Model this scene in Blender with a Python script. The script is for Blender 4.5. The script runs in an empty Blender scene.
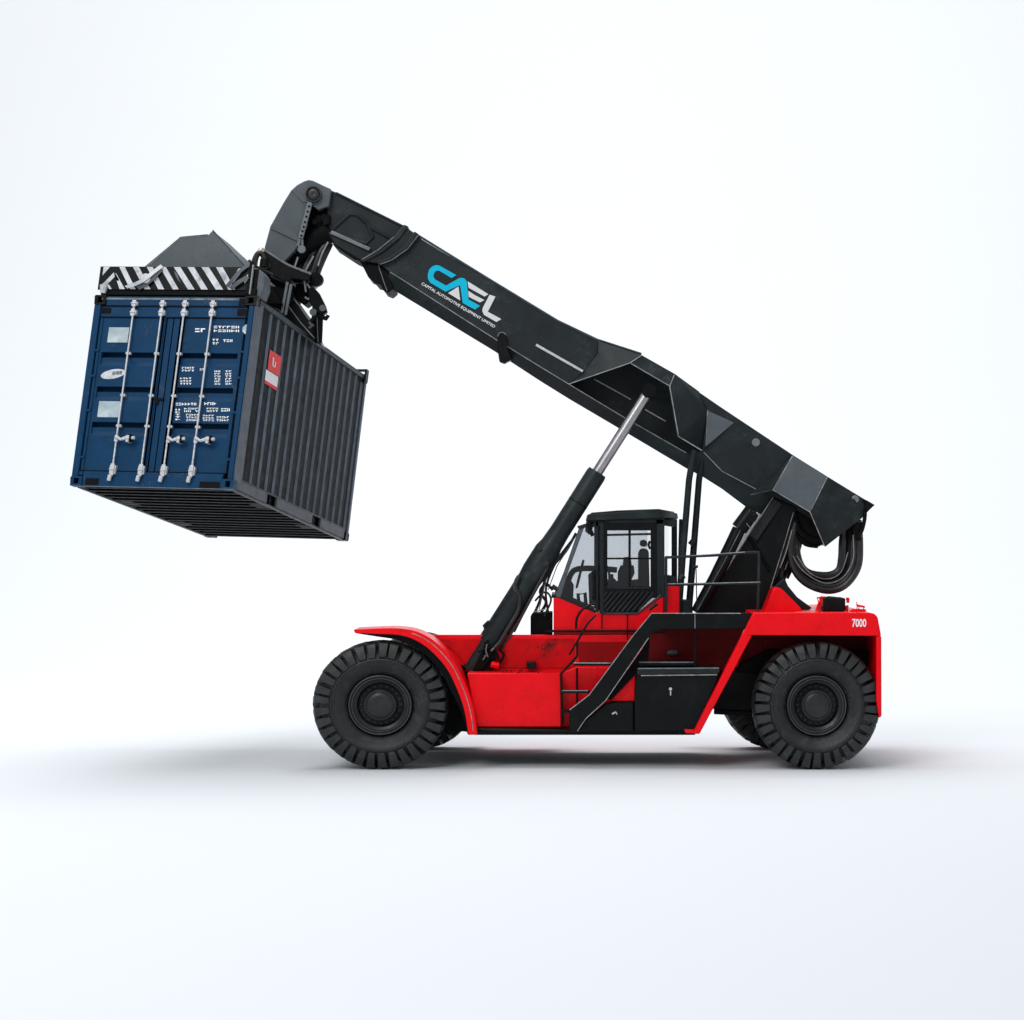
import bpy, bmesh, math, random
from mathutils import Vector, Matrix
random.seed(7)
C = bpy.context.scene.collection
rad = math.radians

# ------------------------------------------------------------------ camera frame (metres; X right, Y away, Z up)
F, D, CX, CY, H = 2520.0, 36.0, 564.0, 532.0, 3.4
def P(px, py, Y=0.0):
    k = (D + Y) / F
    return Vector(((px - CX) * k, Y, H + (CY - py) * k))

# ------------------------------------------------------------------ materials
def mat(name, col, rough=.5, metal=0., var=.12, scale=3., bump=0., bscale=40., spec=.5, dirt=None, dirt_amt=.0, dscale=2.2, coat=0., chip=None, chip_amt=0.):
    m = bpy.data.materials.new(name); m.use_nodes = True
    nt = m.node_tree; N = nt.nodes; L = nt.links
    b = N['Principled BSDF']
    b.inputs['Roughness'].default_value = rough; b.inputs['Metallic'].default_value = metal
    b.inputs['Specular IOR Level'].default_value = spec
    if coat: b.inputs['Coat Weight'].default_value = coat; b.inputs['Coat Roughness'].default_value = .12
    tc = N.new('ShaderNodeTexCoord')
    n1 = N.new('ShaderNodeTexNoise'); n1.inputs['Scale'].default_value = scale; n1.inputs['Detail'].default_value = 8; n1.inputs['Roughness'].default_value = .65
    L.new(tc.outputs['Object'], n1.inputs['Vector'])
    mr = N.new('ShaderNodeMapRange'); mr.inputs[1].default_value = .3; mr.inputs[2].default_value = .7
    mr.inputs[3].default_value = 1 - var; mr.inputs[4].default_value = 1 + var
    L.new(n1.outputs['Fac'], mr.inputs['Value'])
    mul = N.new('ShaderNodeVectorMath'); mul.operation = 'SCALE'; mul.inputs[0].default_value = col
    L.new(mr.outputs[0], mul.inputs['Scale'])
    out = mul.outputs[0]
    if dirt:
        n2 = N.new('ShaderNodeTexNoise'); n2.inputs['Scale'].default_value = dscale; n2.inputs['Detail'].default_value = 12; n2.inputs['Roughness'].default_value = .72
        L.new(tc.outputs['Object'], n2.inputs['Vector'])
        r2 = N.new('ShaderNodeMapRange'); r2.inputs[1].default_value = .52; r2.inputs[2].default_value = .72; r2.inputs[3].default_value = 0; r2.inputs[4].default_value = dirt_amt
        L.new(n2.outputs['Fac'], r2.inputs['Value'])
        mx = N.new('ShaderNodeMix'); mx.data_type = 'RGBA'
        L.new(r2.outputs[0], mx.inputs[0]); L.new(out, mx.inputs[6]); mx.inputs[7].default_value = (*dirt, 1)
        out = mx.outputs[2]
    if chip:
        # small scuffs and chips: fine noise gated by a broad one, drawn out into short scratches
        mp = N.new('ShaderNodeMapping'); mp.inputs['Scale'].default_value = (1., 1., .55); mp.inputs['Rotation'].default_value = (.3, .5, .2)
        L.new(tc.outputs['Object'], mp.inputs['Vector'])
        n5 = N.new('ShaderNodeTexNoise'); n5.inputs['Scale'].default_value = 34; n5.inputs['Detail'].default_value = 7; n5.inputs['Roughness'].default_value = .7
        L.new(mp.outputs[0], n5.inputs['Vector'])
        n6 = N.new('ShaderNodeTexNoise'); n6.inputs['Scale'].default_value = 2.6; n6.inputs['Detail'].default_value = 4
        L.new(tc.outputs['Object'], n6.inputs['Vector'])
        ad = N.new('ShaderNodeMath'); ad.operation = 'MULTIPLY'; L.new(n5.outputs['Fac'], ad.inputs[0]); L.new(n6.outputs['Fac'], ad.inputs[1])
        r5 = N.new('ShaderNodeMapRange'); r5.inputs[1].default_value = .335; r5.inputs[2].default_value = .40; r5.inputs[3].default_value = 0; r5.inputs[4].default_value = chip_amt
        L.new(ad.outputs[0], r5.inputs['Value'])
        m5 = N.new('ShaderNodeMix'); m5.data_type = 'RGBA'
        L.new(r5.outputs[0], m5.inputs[0]); L.new(out, m5.inputs[6]); m5.inputs[7].default_value = (*chip, 1)
        out = m5.outputs[2]
    L.new(out, b.inputs['Base Color'])
    rr = N.new('ShaderNodeMapRange'); rr.inputs[1].default_value = .3; rr.inputs[2].default_value = .7
    rr.inputs[3].default_value = max(.03, rough - .09); rr.inputs[4].default_value = min(1, rough + .09)
    n3 = N.new('ShaderNodeTexNoise'); n3.inputs['Scale'].default_value = scale * 4; n3.inputs['Detail'].default_value = 6
    L.new(tc.outputs['Object'], n3.inputs['Vector']); L.new(n3.outputs['Fac'], rr.inputs['Value']); L.new(rr.outputs[0], b.inputs['Roughness'])
    if bump:
        n4 = N.new('ShaderNodeTexNoise'); n4.inputs['Scale'].default_value = bscale; n4.inputs['Detail'].default_value = 5
        L.new(tc.outputs['Object'], n4.inputs['Vector'])
        bp = N.new('ShaderNodeBump'); bp.inputs['Strength'].default_value = bump; bp.inputs['Distance'].default_value = .01
        L.new(n4.outputs['Fac'], bp.inputs['Height']); L.new(bp.outputs[0], b.inputs['Normal'])
    return m

M = {}
M['red'] = mat('red_paint', (.79, .0016, .0075), .30, var=.09, scale=1.6, spec=.15, dirt=(.22, .003, .005), dirt_amt=.40, dscale=1.5, chip=(.12, .008, .010), chip_amt=.30)
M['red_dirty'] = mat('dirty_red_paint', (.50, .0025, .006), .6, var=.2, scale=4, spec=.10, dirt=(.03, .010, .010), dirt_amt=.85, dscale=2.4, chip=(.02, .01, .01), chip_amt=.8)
M['red_half_shade'] = mat('half_shaded_red_paint', (.24, .002, .004), .6, var=.25, scale=4, spec=.10, dirt=(.03, .008, .008), dirt_amt=.85, dscale=2.2)  # mid-dark red painting the recess shade into the colour, plus dirt
M['red_shade_dirt'] = mat('shaded_dirty_red_paint', (.115, .003, .004), .6, var=.25, scale=4, spec=.12, dirt=(.012, .006, .006), dirt_amt=.85, dscale=1.8)  # dark red painting shade into recessed walls, with dirt; also colours the debris
M['dark'] = mat('charcoal_boom_paint', (.0110, .0160, .0182), .44, var=.32, scale=2.0, spec=.19, bump=.05, dirt=(.040, .049, .054), dirt_amt=.6, dscale=2.4, chip=(.07, .08, .085), chip_amt=.32)
M['grey'] = mat('slate_grey_paint', (.076, .092, .104), .5, var=.16, scale=2.5, spec=.22, bump=.04, dirt=(.03, .036, .042), dirt_amt=.55, chip=(.16, .18, .19), chip_amt=.25)
M['black'] = mat('black_paint', (.0026, .0038, .0042), .36, var=.35, scale=3, spec=.13, bump=.05, dirt=(.012, .014, .015), dirt_amt=.55)
M['soot'] = mat('greasy_black_steel', (.0022, .0027, .003), .6, var=.3, scale=5, spec=.10)
M['edge'] = mat('pale_highlight_and_line', (.25, .265, .275), .5, var=.5, scale=9, spec=.3, dirt=(.02, .025, .028), dirt_amt=.9, dscale=6)  # pale grey for painted edge highlights, also for cables and stripes
M['steel'] = mat('bright_steel', (.50, .51, .54), .30, metal=.85, var=.25, scale=5)
M['chrome'] = mat('polished_rod', (.34, .335, .35), .34, metal=1., var=.12, scale=3)
M['galv'] = mat('galvanised_steel', (.50, .515, .54), .42, metal=.2, var=.22, scale=8, spec=.4, dirt=(.08, .075, .07), dirt_amt=.8, dscale=9)
M['rubber'] = mat('tyre_rubber', (.0125, .0150, .0160), .52, var=.4, scale=7, spec=.42, bump=.4, bscale=38, dirt=(.050, .054, .054), dirt_amt=.75, dscale=4.5, chip=(.08, .084, .084), chip_amt=.35)
M['rim'] = mat('black_rim', (.0085, .0105, .012), .38, var=.25, scale=5, spec=.36, dirt=(.03, .03, .03), dirt_amt=.5, dscale=4)
M['hose'] = mat('hose_rubber', (.009, .0098, .0105), .38, var=.4, scale=6, spec=.45, dirt=(.05, .05, .05), dirt_amt=.7, dscale=7)
M['blue'] = mat('blue_container_paint', (.0032, .036, .094), .45, var=.2, scale=2.0, spec=.10, bump=.03, dirt=(.006, .019, .040), dirt_amt=.65, dscale=2.3, chip=(.05, .085, .13), chip_amt=.5)
M['blue_steel'] = mat('blue_grey_post_paint', (.075, .095, .125), .5, var=.35, scale=5, spec=.25, dirt=(.02, .03, .045), dirt_amt=.7, dscale=3)
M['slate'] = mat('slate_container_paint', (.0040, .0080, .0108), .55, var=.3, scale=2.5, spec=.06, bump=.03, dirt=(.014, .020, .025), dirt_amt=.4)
M['slate_rail'] = mat('slate_rail_paint', (.036, .047, .056), .5, var=.3, scale=4, spec=.2, chip=(.10, .11, .12), chip_amt=.5)
M['rib'] = mat('chalky_steel', (.15, .165, .18), .55, var=.35, scale=8, spec=.25, dirt=(.03, .035, .04), dirt_amt=.8, dscale=6)
M['lit_flank'] = mat('lit_rib_flank', (.120, .150, .190), .55, var=.35, scale=5, spec=.2)  # lighter copy of the wall colour for the lit rib flanks
M['white'] = mat('white_marking', (.82, .84, .87), .5, var=.08, scale=12)
M['white_worn'] = mat('worn_white_stripe', (.52, .545, .58), .5, var=.25, scale=9, dirt=(.05, .06, .07), dirt_amt=.9, dscale=4)
M['placard'] = mat('pale_placard', (.33, .41, .44), .35, var=.22, scale=6, spec=.3, dirt=(.7, .74, .76), dirt_amt=.6, dscale=4)
M['cyan'] = mat('cyan_logo', (.0, .42, .62), .5, var=.04, spec=.15)
M['pale'] = mat('pale_grey_logo', (.62, .62, .64), .5, var=.04, spec=.2)
M['sticker_red'] = mat('red_sticker', (.80, .012, .012), .45, var=.06, spec=.15)
M['yellow'] = mat('brass_fitting', (.45, .40, .30), .35, metal=.4, var=.3, scale=10)

def glass(name, tint, amt):
    m = bpy.data.materials.new(name); m.use_nodes = True
    nt = m.node_tree; N = nt.nodes; L = nt.links
    N.remove(N['Principled BSDF'])
    t = N.new('ShaderNodeBsdfTransparent'); t.inputs[0].default_value = (*tint, 1)
    g = N.new('ShaderNodeBsdfGlossy'); g.inputs['Roughness'].default_value = .05; g.inputs['Color'].default_value = (.8, .85, .9, 1)
    mx = N.new('ShaderNodeMixShader'); mx.inputs[0].default_value = amt
    L.new(t.outputs[0], mx.inputs[1]); L.new(g.outputs[0], mx.inputs[2]); L.new(mx.outputs[0], N['Material Output'].inputs[0])
    return m
M['glass'] = glass('cab_glass', (.84, .85, .86), .03)

# ------------------------------------------------------------------ mesh builder
def pieces(bm):
    """loose islands gathered into pieces that stand apart from each other"""
    bm.verts.index_update(); seen = {}; isl = []
    for f in bm.faces:
        if f in seen: continue
        st = [f]; seen[f] = 1; cur = []
        while st:
            g = st.pop(); cur.append(g)
            for vv in g.verts:
                for h in vv.link_faces:
                    if h not in seen: seen[h] = 1; st.append(h)
        isl.append(cur)
    n = len(isl)
    if n < 2 or n > 600: return [sum(isl, [])]
    bx = []
    for c in isl:
        co = [vv.co for f in c for vv in f.verts]
        lo = [min(p[i] for p in co) for i in range(3)]; hi = [max(p[i] for p in co) for i in range(3)]
        bx.append((lo, hi, max(h - l for l, h in zip(lo, hi))))
    par = list(range(n))
    def find(a):
        while par[a] != a: a = par[a]
        return a
    for a in range(n):
        for c in range(a + 1, n):
            gap = math.sqrt(sum(max(0, bx[a][0][i] - bx[c][1][i], bx[c][0][i] - bx[a][1][i]) ** 2 for i in range(3)))
            if gap <= max(.02, .48 * max(bx[a][2], bx[c][2])): par[find(a)] = find(c)
    out = {}
    for a in range(n): out.setdefault(find(a), []).extend(isl[a])
    return list(out.values())
class MB:
    def __init__(s): s.bm = bmesh.new(); s.mi = 0
    def m(s, i): s.mi = i; return s
    def _f(s, vs):
        try:
            f = s.bm.faces.new(vs); f.material_index = s.mi; return f
        except ValueError: return None
    def verts(s, pts): return [s.bm.verts.new(p) for p in pts]
    def face(s, pts): s._f(s.verts(pts)); return s
    def mesh(s, pts, faces):
        v = s.verts(pts)
        for f in faces: s._f([v[i] for i in f])
        return s
    def loft(s, rings, closed=True, cap=True):
        R = [s.verts(r) for r in rings]
        n = len(R[0])
        for a, b in zip(R, R[1:]):
            for i in range(n if closed else n - 1):
                j = (i + 1) % n
                s._f([a[i], a[j], b[j], b[i]])
        if cap and closed: s._f(R[0][::-1]); s._f(R[-1])
        return s
    def prism(s, px, Y0, Y1, Yp=None):
        """outline seen in the side view at depth Yp (default Y0), extruded from Y0 to Y1"""
        w = [P(x, y, Y0 if Yp is None else Yp) for x, y in px]
        return s.loft([[Vector((p.x, Y0, p.z)) for p in w], [Vector((p.x, Y1, p.z)) for p in w]])
    def hexa(s, f, x0, x1, y0, y1, z0, z1):
        a = [f(x0, y0, z0), f(x1, y0, z0), f(x1, y1, z0), f(x0, y1, z0)]
        b = [f(x0, y0, z1), f(x1, y0, z1), f(x1, y1, z1), f(x0, y1, z1)]
        return s.loft([a, b])
    def box(s, x0, x1, y0, y1, z0, z1): return s.hexa(lambda x, y, z: Vector((x, y, z)), x0, x1, y0, y1, z0, z1)
    def tube(s, pts, r, n=10, closed=False):
        pts = [Vector(p) for p in pts]; rs = r if isinstance(r, (list, tuple)) else [r] * len(pts)
        rings = []; prev = None
        for i, p in enumerate(pts):
            a = pts[i - 1] if i > 0 else p; b = pts[i + 1] if i < len(pts) - 1 else p
            t = (b - a).normalized()
            if prev is None:
                ref = Vector((0, 1, 0)) if abs(t.y) < .9 else Vector((1, 0, 0))
                u = t.cross(ref).normalized()
            else:
                u = (prev - t * prev.dot(t)).normalized()
            prev = u; v = t.cross(u)
            rings.append([p + (u * math.cos(2 * math.pi * k / n) + v * math.sin(2 * math.pi * k / n)) * rs[i] for k in range(n)])
        return s.loft(rings)
    def bar(s, p0, p1, w, d, up=Vector((0, 1, 0))):
        p0, p1 = Vector(p0), Vector(p1); t = (p1 - p0).normalized(); u = t.cross(up).normalized(); v = t.cross(u).normalized()
        q = [(u * a * w / 2 + v * b * d / 2) for a, b in ((-1, -1), (1, -1), (1, 1), (-1, 1))]
        return s.loft([[p0 + x for x in q], [p1 + x for x in q]])
    def lathe(s, prof, c, n=48):
        """profile (y, r) turned about the Y axis through c"""
        rings = []
        for k in range(n):
            a = 2 * math.pi * k / n
            rings.append([Vector((c[0] + r * math.cos(a), c[1] + y, c[2] + r * math.sin(a))) for y, r in prof])
        R = [s.verts(r) for r in rings]
        for k in range(n):
            a, b = R[k], R[(k + 1) % n]
            for i in range(len(prof) - 1): s._f([a[i], a[i + 1], b[i + 1], b[i]])
        return s
    def build(s, name, mats, parent=None, bevel=0., ang=35, merge=True, seg=2, split=True):
        bm = s.bm
        if split:
            if merge: bmesh.ops.remove_doubles(bm, verts=bm.verts, dist=.0004); merge = False
            groups = pieces(bm)
            if len(groups) > 1:
                first = None
                for g in groups:
                    q = MB(); mp = {}
                    for f in g:
                        vs = []
                        for vv in f.verts:
                            if vv.index not in mp: mp[vv.index] = q.bm.verts.new(vv.co)
                            vs.append(mp[vv.index])
                        try: nf = q.bm.faces.new(vs); nf.material_index = f.material_index
                        except ValueError: pass
                    o = q.build(name, mats, parent, bevel, ang, False, seg, False)
                    first = first or o
                bm.free(); return first
        if merge: bmesh.ops.remove_doubles(bm, verts=bm.verts, dist=.0004)
        bmesh.ops.recalc_face_normals(bm, faces=bm.faces)
        lo = Vector([min(v.co[i] for v in bm.verts) for i in range(3)]); hi = Vector([max(v.co[i] for v in bm.verts) for i in range(3)])
        c = (lo + hi) / 2
        for v in bm.verts: v.co -= c
        me = bpy.data.meshes.new(name); bm.to_mesh(me); bm.free()
        me.shade_smooth(); me.set_sharp_from_angle(angle=rad(ang))
        for x in (mats if isinstance(mats, (list, tuple)) else [mats]): me.materials.append(M[x] if isinstance(x, str) else x)
        o = bpy.data.objects.new(name, me); C.objects.link(o)
        o['wx'], o['wy'], o['wz'] = c
        o.location = c
        if parent: put(o, parent)
        if bevel:
            b = o.modifiers.new('bevel', 'BEVEL'); b.width = bevel; b.segments = seg; b.limit_method = 'ANGLE'; b.angle_limit = rad(32)
        return o
WP = {}
def wpos(o):
    p = o.location.copy(); q = o.parent
    while q: p += q.location; q = q.parent
    return p
def put(o, parent):
    o.parent = parent; o.location = o.location - wpos(parent)
def thing(name, label, cat, loc):
    o = bpy.data.objects.new(name, None); C.objects.link(o); o.location = loc
    o.empty_display_size = .3; o['label'] = label; o['category'] = cat
    return o
def arc(cx, cy, r, a0, a1, n=10, ry=None):
    ry = r if ry is None else ry
    return [(cx + r * math.cos(rad(a0 + (a1 - a0) * i / n)), cy - ry * math.sin(rad(a0 + (a1 - a0) * i / n))) for i in range(n + 1)]
def smooth(pts, n=6):
    pts = [Vector(p) for p in pts]; out = []
    for i in range(len(pts) - 1):
        p0 = pts[max(i - 1, 0)]; p1 = pts[i]; p2 = pts[i + 1]; p3 = pts[min(i + 2, len(pts) - 1)]
        for k in range(n):
            t = k / n
            out.append(.5 * ((2 * p1) + (p2 - p0) * t + (2 * p0 - 5 * p1 + 4 * p2 - p3) * t * t + (3 * p1 - p0 - 3 * p2 + p3) * t ** 3))
    out.append(pts[-1]); return out
def PT(l, Y): return [P(x, y, Y) for x, y in l]
def text_faces(s, mapper, body, size, bold=0., align='LEFT', sx=1.):
    cu = bpy.data.curves.new('lettering', 'FONT'); cu.body = body; cu.size = size; cu.align_x = align; cu.offset = bold; cu.resolution_u = 3
    o = bpy.data.objects.new('lettering', cu); C.objects.link(o)
    dg = bpy.context.evaluated_depsgraph_get(); me = o.evaluated_get(dg).to_mesh()
    vs = [v.co.copy() for v in me.vertices]; fs = [tuple(p.vertices) for p in me.polygons]
    o.evaluated_get(dg).to_mesh_clear(); bpy.data.objects.remove(o); bpy.data.curves.remove(cu)
    s.mesh([mapper(v.x * sx, v.y) for v in vs], fs)

# ================================================================== SETTING
def setting():
    # seamless studio floor that curves up into a wall: both real surfaces
    m = mat('pale_floor', (.616, .645, .678), .9, var=.004, scale=.2, spec=.0); m2 = m
    b = MB(); b.mesh([(-110, -60, 0), (110, -60, 0), (110, 22, 0), (-110, 22, 0)], [(0, 1, 2, 3)])
    o = b.build('floor', m); o['kind'] = 'structure'
    b = MB(); prof = [(22 + 40 * math.sin(rad(a)), 40 - 40 * math.cos(rad(a))) for a in range(0, 91, 3)] + [(62, 110)]
    b.loft([[(-110, y, z) for y, z in prof], [(110, y, z) for y, z in prof]], closed=False, cap=False)
    o = b.build('backdrop', m2, ang=60); o['kind'] = 'structure'
setting()

# ================================================================== REACH STACKER
RS = thing('reach_stacker', 'red and charcoal reach stacker truck with raised boom standing on four big black tyres', 'reach stacker', (P(598, 770, 2.0).x, 2.0, 0))

# ---------------------------------------------------------------- wheels
def make_wheel():
    R, W = .947, .66
    z = (0, 0, 0)
    rim = MB()
    rim.lathe([(.20, .455), (.115, .448), (.098, .440), (.094, .428), (.104, .416), (.128, .412), (.128, .398), (.112, .394), (.112, .386), (.140, .378), (.155, .355), (.16, .34), (.17, .325), (.255, .305), (.270, .26), (.270, .0001)], z, 56)
    rim.lathe([(.10, .455), (W - .10, .455), (W - .05, .44), (W - .05, .40), (W - .2, .36), (W - .22, .0001)], z, 40)
    rim.m(1)
    for y0, r0 in ((.092, .430), (.1095, .390)):
        rim.tube([Vector((math.cos(2 * math.pi * k / 64) * r0, y0, math.sin(2 * math.pi * k / 64) * r0)) for k in range(65)], .0045, 5)
    rim.m(0)
    for k in range(20):
        a = 2 * math.pi * k / 20
        p = Vector((math.cos(a) * .275, .268, math.sin(a) * .275))
        rim.tube([p, p - Vector((0, .03, 0))], .017, 6)
    w = rim.build('wheel', ['rim', 'grey'], RS, 0, 30)
    t = MB()
    prof = [(.17, .435), (.150, .45), (.138, .468), (.112, .50), (.075, .545), (.040, .59), (.018, .622), (.014, .630), (-.002, .636), (-.006, .650), (.006, .656), (.004, .666), (-.006, .672), (.000, .686), (.020, .692), (.060, .75), (.105, .81), (.15, .848)]
    t.lathe(prof + [(W / 2, .868)] + [(W - y, r) for y, r in prof[::-1]], z, 96)
    n = 33
    for side in (0, 1):
        for k in range(n):
            a0 = 2 * math.pi * (k + .14 * side) / n + random.uniform(-.016, .016); sk0 = random.uniform(-.02, .02)
            half = 2 * math.pi / n * random.uniform(.35, .405)
            jj = random.uniform(-.006, .006)
            path = [(.012, .690 + 2 * jj, .80), (-.012, .715 + 2 * jj, .90), (-.006, .80, .97), (.006, .86 + jj, 1.), (.032, .912 + jj, 1.), (.075, .930 + jj, .98), (.20, R, .92), (.355, R, .80)]
            rings = []
            for i, (y, r, hw) in enumerate(path):
                sk = .55 * max(0, (y - .10)) * (1 if side == 0 else -1)
                yy = y if side == 0 else W - y
                h = half * hw
                rb = max(.60, r - .085)
                pts = []
                for ang, rr in ((a0 - h * 1.08 + sk, rb), (a0 - h * .92 + sk, r), (a0 + h * .92 + sk, r), (a0 + h * 1.08 + sk, rb)):
                    yb = yy if abs(rr - r) < 1e-9 else (yy + (.05 if side == 0 else -.05) * (1 if i < 5 else 0))
                    ang += sk0 * (r - .8) * 4
                    rr += random.uniform(-.004, .004); yb += random.uniform(-.004, .004)
                    pts.append(Vector((rr * math.cos(ang), yb, rr * math.sin(ang))))
                rings.append(pts)
            t.loft(rings)
    t.build('tyre', 'rubber', w, .010, 28)
    h = MB()
    h.lathe([(.28, .240), (.12, .232), (.09, .228), (.080, .216), (.080, .198), (.068, .190), (.056, .17), (.050, .12), (.048, .0001)], z, 48)
    h.build('hub', 'rim', w, 0, 30)
    return w
w0 = make_wheel()
WC = w0.location + wpos(RS)      # centre offset of the wheel mesh built about the origin
def kids(o): return [c for c in bpy.data.objects if c.parent == o]
def place_wheel(first, x, y, flip, spin):
    if first: w = w0
    else:
        w = w0.copy(); C.objects.link(w); w.parent = RS
        for ch in kids(w0):
            c = ch.copy(); C.objects.link(c); c.parent = w
    off = Vector((0, WC.y, 0))
    if flip:
        w.rotation_euler = (0, spin, math.pi); pos = Vector((x, y - WC.y, .914))
    else:
        w.rotation_euler = (0, spin, 0); pos = Vector((x, y + WC.y, .919 if first else .914))
    w.scale = (1.03, 1, .972) if first else (.972, 1, .965)
    w.location = pos - wpos(RS)
xf, xr = P(379.5, 705).x, P(817.5, 705).x
place_wheel(True, xf, 0.0, False, 0.)
place_wheel(False, xr, 0.0, False, math.pi / 2)
place_wheel(False, xf + .38, 3.95, True, .4)
place_wheel(False, xr - .27, 3.95, True, 1.3)

# ---------------------------------------------------------------- chassis
b = MB()
hl = [(431, 634.6), (642, 634.6), (642, 626.5), (746, 626.5), (738, 668), (717, 700), (700, 731), (478, 732), (470, 671), (462, 672)]
hw = [P(x, y, 1.0) for x, y in hl]
b.loft([hw, [Vector((p.x, 3.0, p.z - (.17 if i < 4 else 0))) for i, p in enumerate(hw)]])      # upper hull
b.prism([(467, 673.2), (561, 673.2), (561, 727), (477.5, 727)], .34, .985, .34)                      # side panel box
b.prism([(561.5, 673), (577, 667), (640, 667), (640, 727), (561.5, 727)], .62, .985, .62)
b.prism([(467, 671.5), (561, 671.5), (561, 727), (477.5, 727)], 3.02, 3.66, .34)
ch = b.build('chassis', 'red', RS, .012)
b = MB()                                                                                              # grubby upper wall plates
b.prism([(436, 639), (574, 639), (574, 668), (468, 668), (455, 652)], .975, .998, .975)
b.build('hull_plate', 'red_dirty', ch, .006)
b = MB(); b.prism([(579, 642), (630, 642), (615, 663), (579, 663)], .97, .998, .97); b.build('hull_plate', 'red_half_shade', ch, .006)
b = MB(); b.prism([(607, 699), (650, 638), (648, 664), (637, 673), (611, 700)], .315, .36, .32); b.build('stringer_shade_plate', 'soot', RS, .004)  # black plate added in place of the shadow beside the stringer
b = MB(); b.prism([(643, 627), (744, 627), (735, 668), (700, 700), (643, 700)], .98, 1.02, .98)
b.build('hull_plate', 'red_shade_dirt', ch, .006)
b = MB()
b.prism([(470, 727.8), (576, 729), (576, 734), (474, 734.5)], .30, .95, .30)
b.prism([(470, 724), (700, 724), (695, 735), (474, 735)], 1.0, 3.0, 1.0)
b.tube(PT([(472, 730), (574, 731.5)], .28), .035, 8)
b.build('sill_rail', 'black', RS, .008)
b = MB()                                                                                              # axles and dark undercarriage
b.prism([(352, 690), (462, 672), (480, 733), (352, 722)], .95, 3.0, .95)
b.prism([(735, 668), (768, 650), (872, 650), (872, 716), (800, 722), (735, 710)], .95, 3.05, .95)
b.tube([(xf, .35, .925), (xf, 3.6, .925)], .26, 14)
b.tube([(xr, .35, .925), (xr, 3.6, .925)], .24, 14)
b.prism([(722, 671), (770, 675), (770, 711), (712, 709)], .60, .95, .60)
b.tube(PT([(714, 711), (756, 713)], .7), .05, 8)
b.build('undercarriage', 'soot', RS, .01)

# dirt streaks, cap and step on the deck
b = MB(); b.prism([(526.5, 661.5), (536, 661.5), (536, 668.5), (526.5, 668.5)], .72, .95, .8); b.build('deck_lamp', 'black', RS, .01)
b = MB()
for i in range(14):
    x = random.uniform(490, 540); y = 669.5
    p = P(x, y, random.uniform(.42, .9)); p.z = P(0, 673.2, .34).z + .012; s_ = random.uniform(.008, .018)
    b.box(p.x - s_, p.x + s_, p.y - s_, p.y + s_, p.z - s_ * .8, p.z + s_ * .5)
b.build('deck_debris', 'red_shade_dirt', RS, .004, split=False)['kind'] = 'stuff'

# ---------------------------------------------------------------- front fenders
def fender(Y0, Y1, name, dz=0.):
    outer = smooth([(353.6, 629.6, 0), (375, 628.4, 0), (397.7, 628.2, 0), (417, 631.5, 0), (436, 642.2, 0), (454, 661.5, 0), (466, 686, 0), (473.5, 709, 0), (477.3, 734.5, 0)], 5)
    inner = smooth([(355.0, 633.0, 0), (376, 634.0, 0), (397, 634.8, 0), (413, 639, 0), (429.5, 649.5, 0), (446, 667.5, 0), (457.5, 690, 0), (464.5, 711, 0), (468.5, 735, 0)], 5)
    b = MB()
    op = [(p.x, p.y) for p in outer]; ip = [(p.x, p.y) for p in inner]
    if Y0 > 2: op, ip = op[12:], ip[12:]
    n = len(op)
    rings = []
    for i in range(n):
        a = P(*op[i], 0.); c = P(*ip[i], 0.); a.z -= dz; c.z -= dz
        t = (a - c).normalized() * .035
        # outer lip folded down: face plate + top sheet
        rings.append([Vector((a.x, Y0, a.z)), Vector((a.x, Y1, a.z)), Vector(((a - t).x, Y1, (a - t).z)), Vector(((a - t).x, Y0 + .05, (a - t).z)), Vector((c.x, Y0 + .05, c.z)), Vector((c.x, Y0, c.z))])
    b.loft(rings)
    f = b.build(name, 'red', RS, .01, 40)
    b = MB(); rings = []                     # dark band added to stand for the shade under the sheet
    for i in range(n):
        a = P(*op[i], 0.); c = P(*ip[i], 0.); c.z -= dz; a.z -= dz
        t = (c - a).normalized(); t = t * (.10 * min(1., i / 14) * (1. if i < n - 12 else (n - i) / 12) + .006)
        q = [c + t * .02, c + t]
        rings.append([Vector((q[0].x, Y0 + .09, q[0].z)), Vector((q[1].x, Y0 + .12, q[1].z)), Vector((q[1].x, Y1 - .02, q[1].z)), Vector((q[0].x, Y1 - .02, q[0].z))])
    b.loft(rings); b.build('fender_shade_band', 'soot', f)
    b = MB()
    mid = [P(o_[0] * .62 + i_[0] * .38, o_[1] * .62 + i_[1] * .38, 0.) for o_, i_ in zip(op, ip)]
    yy = Y0 - .006 if Y0 < 2 else Y1 + .006
    b.tube([Vector((p.x, yy, p.z - dz)) for p in mid[-27:-1]], .0055, 6)
    b.build('fender_crease', 'edge', f)
fender(-.02, .88, 'front_fender'); fender(3.12, 4.0, 'front_fender', .24)

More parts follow.
